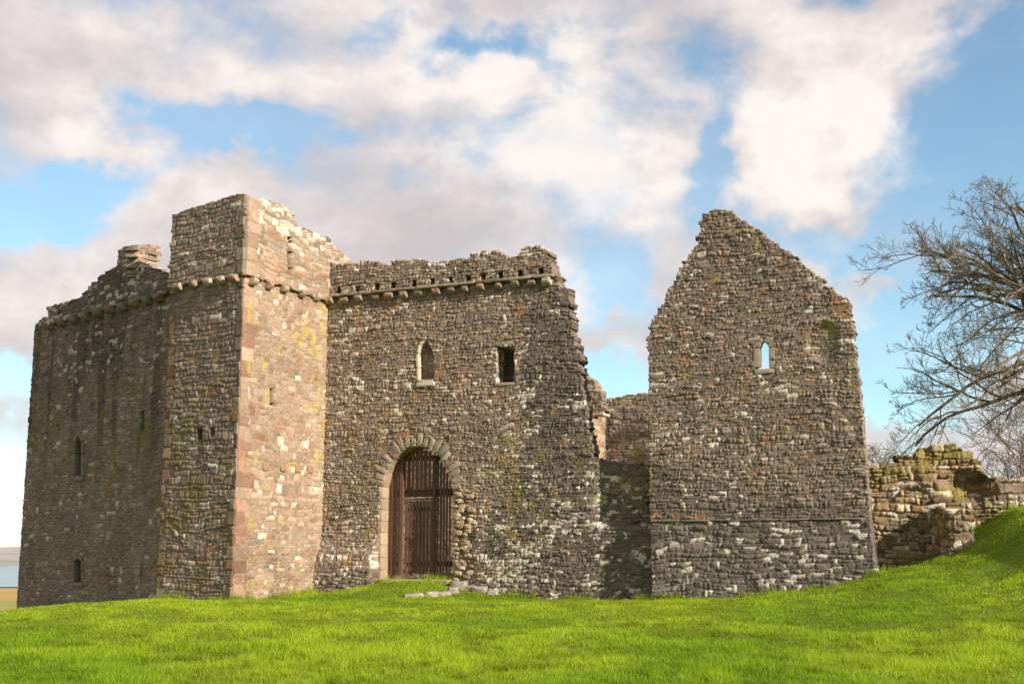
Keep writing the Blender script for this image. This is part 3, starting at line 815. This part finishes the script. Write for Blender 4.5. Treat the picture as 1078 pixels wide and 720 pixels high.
def build_gate():
    w = W_gate; M = wood_mat(); rng = np.random.default_rng(12)
    H = -.42
    P = lambda px, py: w.uz(px, py, H)
    c0 = w.xyz(P(439, 606)[0], P(439, 606)[1], H)
    t = thing('wooden_gate', 'dark brown slatted wooden gate with a wicket door, filling the pointed arch', 'gate', tuple(c0))
    A = np.array(GATE_ARCH); half = A[2:13]
    def ztop(u): return np.interp(u, half[:, 0], half[:, 1], left=half[0, 1] - .02, right=half[-1, 1] - .02)
    zb = P(439, 606)[1]; zr = P(439, 517)[1]; zr0 = P(439, 522)[1]; zlow = P(439, 596)[1]
    brown = lambda: np.array((.094, .045, .028)) * rng.uniform(.65, 1.4) * np.array((1, rng.uniform(.92, 1.1), rng.uniform(.9, 1.1)))
    uW0, uW1 = P(425.5, 560)[0], P(456.5, 560)[0]; zwl = P(440, 526)[1]
    shift = P(439, 560)[0] - w.uz(439, 560)[0]
    def slats(nm, ua, ub, z0, zcap, gap, h0, n):
        mb = MB(); pitch = (ub - ua) / n
        for i in range(n):
            g = gap * rng.uniform(.6, 1.25); a = ua + i * pitch + g / 2; b = ua + (i + 1) * pitch - g / 2
            zt = min(zcap, ztop((a + b) / 2 - shift) - .03) if zcap is None or zcap > 90 else zcap
            box(mb, w, a, b, z0 + rng.uniform(0, .03), zt + rng.uniform(-.012, .012), H + h0, H + h0 + .028, brown())
        return mb.build(nm, M, t, smooth=False)
    uL, uR = P(402.5, 560)[0], P(476, 560)[0]
    slats('side_leaf', uL + .02, uW0 - .08, zb, 99, .04, .0, 5)
    slats('side_leaf', uW1 + .08, uR - .02, zb, 99, .04, .0, 5)
    slats('upper_leaf', uW0 - .06, uW1 + .06, zr, 99, .042, .0, 8)
    # wicket door
    wd = slats('wicket_door', uW0 + .02, uW1 - .02, zb + .04, zwl - .03, .028, .004, 8)
    for (z0, z1) in ((zb + .25, zb + .36), (zwl - .30, zwl - .20)):
        mb = MB(); box(mb, w, uW0 + .03, uW1 - .03, z0, z1, H - .03, H - .001, brown()); mb.build('ledge', M, wd, False)
    iron = flat_mat('black_iron', (.03, .03, .03), .3, 20, .5)
    mb = MB(); box(mb, w, uW0 + .06, uW0 + .22, zb + .98, zb + 1.01, H + .034, H + .055, (.2, .2, .2)); mb.build('handle', iron, wd, False)
    for u in (uW0 - .05, uW1 + .05):
        mb = MB(); box(mb, w, u - .045, u + .045, zb, ztop(u - shift) - .08, H + .03, H + .10, brown() * 1.1); mb.build('post', M, t, False)
    for (a, b, z0, z1, k) in ((uL, uR, zr0 - .02, zr + .06, 1), (uW0, uW1, zwl - .015, zwl + .035, 1.7), (uL, uW0 - .09, zlow, zlow + .14, .9), (uW1 + .09, uR, zlow, zlow + .14, .9), (P(414, 484)[0], P(465, 484)[0], P(440, 485)[1], P(440, 480)[1], 1)):
        mb = MB(); box(mb, w, a, b, z0, z1, H - .05 if k < 1.5 else H + .034, H - .003 if k < 1.5 else H + .06, brown() * k); mb.build('rail', M, t, False)


build_gate()


# ------------------------------------------------------------------ gable
def build_gable():
    w = W_gab
    t = thing('gable_wall', 'tall ruined gable wall with a small pointed window and a grey battered plinth, standing alone at the right', 'gable', (G0[0], G0[1], .7))
    o = -.08; p = lambda px, py: w.uz(px, py, o)
    zs = w.uz(690, 549)[1]
    out = [(p(683.5, 545)[0], zs - .1), p(682, 345), p(688, 335), p(697, 322), p(704, 306), p(712, 290), p(722, 272), p(733, 258), p(736, 250), p(737, 228), p(745, 222), p(762, 219), p(775, 227), p(800, 243), p(825, 261), p(850, 282), p(875, 302),
           p(893, 315), p(896, 335), p(900, 365), p(906, 415), p(911, 470), p(917, 548)]
    out.append((out[-1][0], zs - .1))
    op = w.poly([(799.5, 387), (799.5, 366), (801.5, 361), (804, 358), (807, 361), (809.5, 366), (810, 388)], o)
    big = [(op[0][0] - .10, op[0][1] - .04), (op[0][0] - .08, op[1][1] + .02), (op[3][0], op[3][1] + .05), (op[5][0] + .03, op[5][1] + .03), (op[6][0] + .05, op[6][1] - .04)]
    def grey(U, Z): return .22 + .75 * sstep(4.0, 2.2, Z + .25 * (U - 2)) - .25 * sstep(6, 8, Z)
    yl = (lambda U, Z: .45 * sstep(5, 6, U + (Z - 6) * .6) + .22, (.30, .25, .06), 3.5)
    ru = (lambda U, Z: .28 + 0 * U, (.30, .15, .075), 3.3)
    uc = p(866, 360)[0]; zc_ = p(866, 360)[1]
    def hollow(U, Z):
        return -.055 * sstep(1.0, .6, np.sqrt(((U - uc) / .45) ** 2 + ((Z - zc_) / .55) ** 2))
    masonry('wall', w, out, t, 'gable', 'grey', grey, rows=(.052, .115), wid=(.07, .195), res=.020, relief=.038, joint=.019, holes=[big], off=o, ragged=lambda U, Z: .2 + .6 * sstep(5.9, 7.2, Z), seed=41, split=.4, bumpy=.6, batter=hollow,
            lichen=lambda U, Z: .24 + .30 * sstep(1.6, .8, U) * sstep(5, 7, Z) + .2 * sstep(8, 9.5, Z), moss=[yl, ru], thick=.45, mortar=(.135, .108, .082))
    pl = [(w.uz(687, 628)[0], -.6), w.uz(684.5, 549), w.uz(916.5, 543), w.uz(927, 640)]
    pl[1] = (pl[1][0], zs); pl[2] = (pl[2][0], zs)
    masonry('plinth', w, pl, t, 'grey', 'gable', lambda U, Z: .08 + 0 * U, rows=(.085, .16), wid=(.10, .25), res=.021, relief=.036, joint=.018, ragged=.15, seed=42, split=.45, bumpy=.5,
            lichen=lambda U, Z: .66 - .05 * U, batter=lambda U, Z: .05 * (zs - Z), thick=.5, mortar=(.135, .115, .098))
    rng = np.random.default_rng(9); mb = MB(); e3 = np.array([*w.e, 0]); n3 = np.array([*w.n, 0]); u = pl[1][0]
    while u < pl[2][0] - .3:
        ln = min(rng.uniform(.35, .8), pl[2][0] - u)
        V, Q = stone_block(w.xyz(u + ln / 2, zs + .015, -.075), e3, n3, ZUP, (ln - .008, .26, .038), rng, 10, 6, .05)
        mb.add(V, Q, np.array((.18, .15, .12)) * rng.uniform(.75, 1.2)); u += ln
    mb.build('string_course', M_STONE, t)
    Ws = Wall(w.P + w.n * o, w.P + w.n * o + w.e)
    ops = Ws.poly([(799.5, 387), (799.5, 366), (801.3, 361.5), (804, 358), (807.2, 361.5), (809.5, 366), (810, 388)])
    surround('window_surround', Ws, ops, t, .15, (.27, .215, .165), rng, .02, depth=.2)
    # side walls of the lost hall behind the gable
    for u, sgn, h in ((.45, 1, 5.0), (4.3, -1, 4.6)):
        A = w.P + w.e * u - w.n * .5
        Wd = Wall(A - w.n * 2.6, A) if sgn > 0 else Wall(A, A - w.n * 2.6)
        masonry('side_wall', Wd, [(0, .2), (2.6, .2), (2.6, h), (1.2, h - .4), (0, h - 1.6)], t, 'gable', res=.05, seed=44, thick=.5, ragged=.7)


build_gable()


# ------------------------------------------------------------------ walls of the inner court
def build_inner():
    Y = 45.0
    A = at(634, 430, Y)[:2]; B = A + cdir * 6
    wb = Wall(A, B)
    t = thing('court_wall', 'brown rubble wall of the inner court seen in the gap beside the gable', 'wall', (A[0], A[1], .9))
    pr = [wb.uz(632, 505), wb.uz(632, 428), wb.uz(640, 419), wb.uz(655, 416), wb.uz(672, 414), wb.uz(690, 414), wb.uz(720, 416), wb.uz(720, 505)]
    pr = [(pr[0][0], .4)] + pr[1:-1] + [(pr[-1][0], .4)]
    masonry('wall', wb, pr, t, 'gable', rows=(.09, .16), wid=(.13, .32), relief=.045, res=.034, seed=51, ragged=.6, bumpy=.6, lichen=lambda U, Z: .35 + 0 * U, moss=[(lambda U, Z: .4 + 0 * U, (.16, .13, .03), 1.5)], thick=.5)
    Cg = np.array([-9.0, 47.0]); wc = Wall(Cg, Cg + cdir * 11)
    tc = thing('hall_wall', 'ruined hall wall across the court, glimpsed through the gaps of the wooden gate', 'wall', (-4, 45, .9))
    masonry('wall', wc, [(0, .2), (0, 6.6), (3, 7.0), (6, 6.9), (7.2, 5.6), (8.2, 4.6), (8.2, .2)], tc, 'tower', 'gable', lambda U, Z: .5 + 0 * U, rows=(.1, .18), wid=(.15, .36), res=.05, seed=54, relief=.04, ragged=.6, thick=.5)
    # hall corner: sunlit return under a front-facing upper wall
    t2 = thing('court_corner', 'broken hall corner behind the gate wall, its lower face glowing yellow in the sun', 'wall', (A[0] - .5, A[1], .9))
    A2 = at(637.5, 450, 44.8)[:2]; wr = Wall(A2 - W_tr.e * 4.0, A2)
    r = lambda px, py: wr.uz(px, py)
    masonry('sunlit_wall', wr, [(0, .4), (0, r(637, 436)[1]), (4.0, r(637, 436)[1]), (4.0, .4)], t2, 'tower', rows=(.12, .2), wid=(.2, .45), relief=.02, res=.034, seed=52, ragged=.05, bumpy=.3, thick=.4, mortar=(.3, .23, .15))
    A3 = at(600, 430, 43.0)[:2]; wf = Wall(A3, A3 + cdir * 3)
    g = lambda px, py: wf.uz(px, py)
    masonry('upper_wall', wf, [g(600, 441), g(600, 392), g(612, 394), g(622, 397), g(629, 402), g(634, 416), g(637, 432), g(636, 437), g(624, 440)], t2, 'tan', 'cap', lambda U, Z: .25 + 0 * U, rows=(.1, .17), wid=(.13, .32), relief=.05, res=.034, seed=53, ragged=.6,
            bumpy=.7, lichen=lambda U, Z: .4 + 0 * U, moss=[(lambda U, Z: .4 + 0 * U, (.2, .17, .04), 2)], thick=.5)


build_inner()


# ------------------------------------------------------------------ ruin on the right
def build_ruin():
    w = W_ruin; p = w.uz
    t = thing('ruined_wall', 'low mossy ruined wall with a hollow in its side, beside the gable', 'wall', (9.5, 30.3, 1.2))
    out = [(p(905, 600)[0], .3), p(905, 492), p(920, 489), p(930, 487), p(941, 489), p(944, 481), p(953, 479), p(966, 476), p(974, 469), p(984, 467), p(1000, 467), p(1010, 471), p(1021, 478), p(1029, 485), p(1037, 494), p(1046, 503), p(1051, 520), p(1053, 545)]
    out.append((out[-1][0], .3))
    hc = w.uz(1024, 514)
    def hollow(U, Z):
        dd = np.sqrt(((U - hc[0] - .25 * (hc[1] - Z)) / .62) ** 2 + ((Z - hc[1]) / .42) ** 2) + .5 * (fbm(U * 4, Z * 4, 66, 3) - .5)
        up = .22 * (fbm(U * 1.4, Z * 1.4, 67, 3) - .4) * sstep(2.6, 3.4, Z)
        return -.42 * sstep(1.2, .35, dd) + up
    hollow_tint = (lambda U, Z: .8 * sstep(1.3, .8, np.sqrt(((U - hc[0]) / .75) ** 2 + ((Z - hc[1]) / .5) ** 2)), (.075, .070, .025), 2.5)  # darker olive patch centred on the hollow
    mo = (lambda U, Z: .85 * sstep(3.0, 4.2, Z) + .35, (.20, .165, .03), 2.2)
    gr = (lambda U, Z: .45 + 0 * U, (.075, .085, .02), 1.7)
    masonry('wall', w, out, t, 'ruin', rows=(.12, .24), wid=(.14, .40), relief=.10, joint=.035, ragged=.75, seed=61, split=.5, bumpy=1.5, moss=[mo, gr, hollow_tint], lichen=lambda U, Z: .42 + 0 * U, thick=.8, mortar=(.10, .075, .045), res=.024, batter=hollow)
    s = thing('wall_stub', 'short broken spur of walling jutting from the ruined wall towards the lawn', 'wall', (10.3, 29.3, 1.4))
    ws = Wall((10.03, 28.9), (10.56, 28.78))
    q = ws.uz
    masonry('front', ws, [(0, .6), q(1003.5, 545), q(1008, 536), q(1016, 534), q(1022, 538), q(1025, 545), (ws.L, .6)], s, 'ruin', rows=(.09, .16), wid=(.12, .26), relief=.05, joint=.022, ragged=.3, seed=63, bumpy=.6, thick=.3, lichen=lambda U, Z: .5 + 0 * U, moss=[gr])
    wl = Wall((10.06, 30.45), (10.03, 28.92))
    masonry('flank', wl, [(0, .6), (0, 2.75), (.7, 2.8), (wl.L, q(1006, 536)[1]), (wl.L, .6)], s, 'ruin', rows=(.09, .16), wid=(.12, .26), relief=.05, joint=.022, ragged=.3, seed=64, bumpy=.6, thick=.5, moss=[gr], lichen=lambda U, Z: .3 + 0 * U)
    b = thing('boundary_wall', 'low drystone boundary wall of big pale blocks running off to the right', 'wall', (12.5, 29.9, 2.5))
    wb = Wall((11.35, 30.6), (17.5, 29.0)); g = wb.uz
    masonry('wall', wb, [(-.1, 1.4), (-.1, g(1047, 505)[1]), g(1056, 501), g(1068, 502), g(1080, 500), g(1110, 501), (6.3, g(1110, 501)[1] + .1), (6.3, 1.4)], b, 'ruin', 'cap', lambda U, Z: .6 + 0 * U, rows=(.2, .34), wid=(.25, .6), relief=.09, joint=.03, ragged=.7, seed=65, split=.2, bumpy=1.0, lichen=lambda U, Z: .5 + 0 * U, thick=.6)


build_ruin()


# ------------------------------------------------------------------ loose stones
def build_loose():
    rng = np.random.default_rng(21)
    pal = [(.29, .255, .21), (.24, .205, .17), (.36, .32, .27), (.18, .15, .125)]
    # line of kerb stones beside the path to the gate
    path = [(432, 631), (440, 630), (447, 628.5), (454, 627), (461, 625.5), (467, 623.5), (472, 621), (477, 618)]
    for i, (px, py) in enumerate(path):
        y = 30.6 + i * .17
        P = at(px, py, y); g = float(ground_z(P[0], P[1]))
        s = rng.uniform(.16, .36)
        V, Q = stone_block((P[0], P[1], max(g, P[2] - .07) - .01), np.array([.97, .2, 0]), np.array([-.2, .97, 0]), ZUP, (s, s * .8, s * rng.uniform(.4, .7)), rng, 8, 7, .16)
        cc = np.array(pal[rng.integers(4)]) * (.75 + .5 * fbm(V[:, 0] * 12, V[:, 1] * 12 + V[:, 2] * 9, 4, 3))[:, None]
        o = mesh_obj('kerb_stone', V, quads=Q, mat=M_STONE, color=cc)
        tag(o, 'pale rough stone in the low kerb beside the grass ramp to the gate', 'stone', 'kerb stones by the gate ramp')
    spots = [(483, 627, .34), (495, 628, .26), (505, 629, .3), (519, 629, .22), (661, 629, .2), (672, 625, .28), (679, 621, .3)]
    for i, (px, py, s) in enumerate(spots):
        u, z = W_gate.uz(px, py, .25); P = W_gate.xyz(u, z, .25); g = float(ground_z(P[0], P[1]))
        V, Q = stone_block((P[0], P[1], g + s * .16), np.array([.95, -.3, 0]), np.array([.3, .95, 0]), ZUP, (s * 1.2, s, s * .7), rng, 8, 7, .16)
        cc = np.array(pal[rng.integers(4)]) * .85 * (.75 + .5 * fbm(V[:, 0] * 12, V[:, 1] * 12 + V[:, 2] * 9, 4, 3))[:, None]
        o = mesh_obj('fallen_stone', V, quads=Q, mat=M_STONE, color=cc)
        where = 'at the foot of the gate wall right of the gate' if px < 600 else 'heaped in the corner between gate wall and gable'
        tag(o, 'weathered fallen stone lying ' + where, 'stone', 'fallen stones right of the gate' if px < 600 else 'fallen stones beside the gable')


build_loose()


# ------------------------------------------------------------------ trees
def tube(mb_V, mb_Q, pts, rad, sides):
    pts = np.asarray(pts); n = len(pts)
    tg = np.gradient(pts, axis=0); tg /= np.linalg.norm(tg, axis=1)[:, None] + 1e-9
    ref = np.array([0.31, .2, .93]); a = np.cross(tg, ref); a /= np.linalg.norm(a, axis=1)[:, None] + 1e-9; b = np.cross(tg, a)
    th = np.linspace(0, 2 * np.pi, sides, endpoint=False)
    V = pts[:, None, :] + (a[:, None, :] * np.cos(th)[None, :, None] + b[:, None, :] * np.sin(th)[None, :, None]) * np.asarray(rad)[:, None, None]
    base = mb_V[1]; mb_V[0].append(V.reshape(-1, 3)); mb_V[1] += n * sides
    i = np.arange(n * sides).reshape(n, sides); j = np.roll(i, -1, 1)
    mb_Q.append(np.stack([i[:-1], j[:-1], j[1:], i[1:]], -1).reshape(-1, 4) + base)


def bare_tree(name, label, base, height, spread, mat, seed, levels=4, group=None, limbs=9, trunk_r=.3, fork=.28, aim=None, dens=1.0, tw=.012, droop=0.0):
    rnd = np.random.default_rng(seed)
    t = thing(name, label, 'tree', tuple(base), group)
    base = np.array(base, float)
    TV = [[], 0]; TQ = []; BV = [[], 0]; BQ = []
    top = base + np.array([rnd.normal(0, .2), rnd.normal(0, .2), height * fork])
    pts = np.array([base - [0, 0, .4], base + (top - base) * .5 + rnd.normal(0, .08, 3), top, top + [0.1, .05, height * .12]])
    k = np.linspace(0, 3, 12); pts = np.stack([np.interp(k, range(4), pts[:, a]) for a in range(3)], -1)
    tube(TV, TQ, pts, np.interp(k, [0, .4, 2, 3], [trunk_r * 1.5, trunk_r, trunk_r * .8, trunk_r * .55]), 12)
    def grow(p, d, ln, r, lev):
        ns = max(4, int(ln / (.35 if lev < 2 else .16))); ns = min(ns, 14)
        P = [p]; D = d.copy(); st = ln / ns
        wig = (.10, .15, .20, .24, .28)[min(lev, 4)]
        for i in range(ns):
            D = D + rnd.normal(0, wig, 3) + np.array([0, 0, (.028 - droop * (lev < 2) * (i / ns)) if lev < 3 else .06])
            D /= np.linalg.norm(D); P.append(P[-1] + D * st)
        P = np.array(P); fr = np.linspace(0, 1, ns + 1); R = r * (1 - .72 * fr ** .9) + .0015
        tube(BV, BQ, P, R, (8, 6, 5, 4, 3)[min(lev, 4)])
        if lev >= levels: return
        nch = int((9, 8, 7, 6)[min(lev, 3)] * dens * (0.75 + .5 * rnd.random()))
        for j in range(nch):
            f = .22 + .78 * (j + rnd.random()) / nch; f = min(f, .99)
            i = min(int(f * ns), ns - 1); q = P[i] + (P[i + 1] - P[i]) * (f * ns - i)
            tg = P[i + 1] - P[i]; tg /= np.linalg.norm(tg)
            side = np.cross(tg, rnd.normal(0, 1, 3)); side /= np.linalg.norm(side)
            side[2] = side[2] * .8 + .10
            ang = math.radians(rnd.uniform(28, 58)); nd = tg * math.cos(ang) + side * math.sin(ang); nd /= np.linalg.norm(nd)
            cl = ln * rnd.uniform(.36, .58) * (1.15 - .55 * f)
            cr = max(R[i] * rnd.uniform(.45, .65), tw * (1.0, .9, .7, .55, .45)[min(lev + 1, 4)])
            grow(q, nd, cl, cr, lev + 1)
    for i in range(limbs):
        a = 2 * math.pi * i / limbs + rnd.uniform(-.25, .25)
        el = math.radians(rnd.uniform(8, 68) if i % 3 else rnd.uniform(55, 80))
        d = np.array([math.cos(a) * math.cos(el), math.sin(a) * math.cos(el), math.sin(el)])
        ln = spread * math.cos(el) + height * (1 - fork) * math.sin(el)
        grow(top + [0, 0, rnd.uniform(-.1, .12) * height], d, ln * rnd.uniform(.82, 1.0), trunk_r * rnd.uniform(.34, .5), 0)
    for (d, ln, rr) in (aim or []):
        d = np.array(d, float); d /= np.linalg.norm(d); grow(top + [0, 0, rnd.uniform(-.06, .08) * height], d, ln, rr, 0)
    mesh_obj('trunk', np.concatenate(TV[0]), quads=np.concatenate(TQ), mat=mat, parent=t)
    mesh_obj('crown', np.concatenate(BV[0]), quads=np.concatenate(BQ), mat=mat, parent=t)
    return t


def build_trees():
    bark = flat_mat('bark', (.11, .085, .06), .35, 6, .9, .4, col2=(.21, .17, .105))
    pale = flat_mat('pale_bark', (.20, .15, .125), .25, 6, .9, .2)
    bx, by = 18.75, 38.0
    bz = float(ground_z(bx, by))
    aim = []
    for k in range(15):
        e = math.radians(-5 + k * 5.6)
        aim.append(((-math.cos(e), (.42, -.38, .08)[k % 3] * math.cos(e), math.sin(e)), .93 / math.sqrt((math.cos(e) / 7.3) ** 2 + (math.sin(e) / 5.0) ** 2), .105))
    bare_tree('bare_tree', 'large bare winter tree spreading its dark branches in from the right edge', (bx, by, bz), 6.6, 6.2, bark, 5, levels=4, limbs=5, trunk_r=.42, fork=.58, aim=aim, dens=.90, tw=.0095, droop=.12)
    x, y = 21.5, 17.2  # tree out of view, set here to shade the right-hand grass
    bare_tree('bare_tree', 'bare spreading tree out of view beside the lawn, whose shade falls on the grass below the ruined wall', (x, y, float(ground_z(x, y))), 8.4, 3.0, bark, 14, levels=4, limbs=8, trunk_r=.22, fork=.42, dens=.75, tw=.012)
    x, y = 24.3, 56.0
    bare_tree('background_tree', 'small pale twiggy tree behind the boundary wall at the right edge', (x, y, float(ground_z(x, y))), 8.0, 3.4, pale, 9, levels=3, limbs=8, trunk_r=.12, fork=.2, dens=1.0, tw=.014)
    shrubs = [(21.0, 52, 3.2, 'pale bare shrub just above the right end of the ruined wall'), (22.8, 54, 3.4, 'pale bare shrub behind the boundary wall under the small twiggy tree'), (15.9, 54, 3.3, 'pale bare shrub just right of the gable behind the ruined wall')]
    for i, (x, y, h, lb) in enumerate(shrubs):
        bare_tree('bare_shrub', lb, (x, y, float(ground_z(x, y))), h, 1.6, pale, 31 + i, levels=2, limbs=13, trunk_r=.06, fork=.05, group='bare shrubs behind the ruined wall', tw=.012, dens=1.2)['category'] = 'shrub'


build_trees()


# ------------------------------------------------------------------ grass
def build_grass():
    rng = np.random.default_rng(33)
    N = 900000
    y = 12.5 + (34.8 - 12.5) * rng.random(N) ** 1.15; x = (rng.random(N) * 2 - 1) * (.425 * y + .8)
    pt = np.stack([x, y], -1)
    def side(w): return (pt - w.P) @ w.n
    def ua(w): return (pt - w.P) @ w.e
    ok = np.ones(N, bool)
    ok &= ~((side(W_gate) < .02) & (ua(W_gate) > -3) & (ua(W_gate) < 13) & (x > -5.2) & (x < 3.3))
    ok &= ~((side(W_tl) < .02) & (side(W_tr) < .02)); ok &= ~((side(W_lr) < .02) & (x < -6.8))
    ok &= ~((side(W_gab) < .03) & (ua(W_gab) > -.1) & (ua(W_gab) < 5.5)); ok &= ~((side(W_ruin) < 0.03) & (x > 7.5)) 
    ok &= ~((x > 9.95) & (x < 10.7) & (y > 28.75))
    x, y = x[ok], y[ok]
    clump = fbm(x * 1.5, y * 1.1, 5, 4); big = fbm(x * .33, y * .33, 8, 3); fine = fbm(x * 4.5, y * 4.0, 15, 3)
    keepp = rng.random(len(x)) < .45 + .55 * sstep(.32, .55, fine)
    x, y, clump, big, fine = x[keepp], y[keepp], clump[keepp], big[keepp], fine[keepp]
    n = len(x); z = ground_z(x, y)
    near = sstep(25, 19, y)
    h = (.040 + .070 * sstep(.38, .70, clump) * (.35 + .65 * near) + .045 * sstep(.45, .7, fine)) * rng.uniform(.6, 1.35, n)
    h *= .56 + .44 * near
    x2 = np.stack([x, y], -1)
    dist = np.minimum.reduce([np.where((((x2 - w.P) @ w.e) > -.3) & (((x2 - w.P) @ w.e) < ln + .3), np.abs((x2 - w.P) @ w.n), 9) for w, ln in ((W_gate, 9.3), (W_gab, 5.4), (W_tr, 3.8), (W_tl, 2.8), (W_lr, 7.6), (W_ruin, 3.2))])
    h += sstep(.55, .08, dist) * sstep(.40, .62, fbm(x * 2.6, y * 2.6, 44, 2)) * rng.uniform(.07, .26, n)
    wdt = (.0036 + .00018 * y) * rng.uniform(.75, 1.3, n)
    th = rng.uniform(0, 2 * np.pi, n); lean = rng.uniform(.1, .85, n) * h; la = rng.uniform(0, 2 * np.pi, n)
    ax, ay = np.cos(th) * wdt, np.sin(th) * wdt
    V = np.empty((n, 3, 3))
    V[:, 0] = np.stack([x - ax, y - ay, z - .01], -1); V[:, 1] = np.stack([x + ax, y + ay, z - .01], -1)
    V[:, 2] = np.stack([x + np.cos(la) * lean, y + np.sin(la) * lean, z + h], -1)
    c = np.array((.225, .355, .014)) + np.zeros((n, 3))
    k = sstep(.35, .65, big)[:, None]; c = c * (1 - k) + np.array((.345, .455, .022)) * k
    c *= (.84 + .32 * sstep(.3, .7, clump))[:, None] * rng.uniform(.7, 1.3, (n, 1)); c[:, 0] *= rng.uniform(.8, 1.2, n)
    tuft = sstep(.60, .72, fbm(x * 2.2, y * 1.8, 61, 3))[:, None]; c = c * (1 - .22 * tuft)
    dry = rng.random(n) < .03 + .10 * sstep(.55, .7, fbm(x * 1.2, y * 1.0, 62, 3)); c[dry] = np.array((.27, .24, .07)) * rng.uniform(.7, 1.1, (dry.sum(), 1))
    col = np.repeat(c, 3, 0)
    m, T, b, out = new_mat('grass_blade')
    a = T.n('ShaderNodeAttribute', attribute_name='tint').outputs['Color']
    T.link(a, b.inputs['Base Color']); b.inputs['Roughness'].default_value = .45; b.inputs['Specular IOR Level'].default_value = .25
    tr = T.n('ShaderNodeBsdfTranslucent', ins={0: a}); mx = T.n('ShaderNodeMixShader', ins={0: .60, 1: b.outputs[0], 2: tr.outputs[0]})
    T.link(mx.outputs[0], out.inputs[0])
    o = mesh_obj('grass', V.reshape(-1, 3), tris=np.arange(n * 3).reshape(-1, 3), mat=m, color=col, smooth=False)
    tag(o, 'short bright green grass of the lawn in front of the castle', 'grass', kind='stuff')


build_grass()
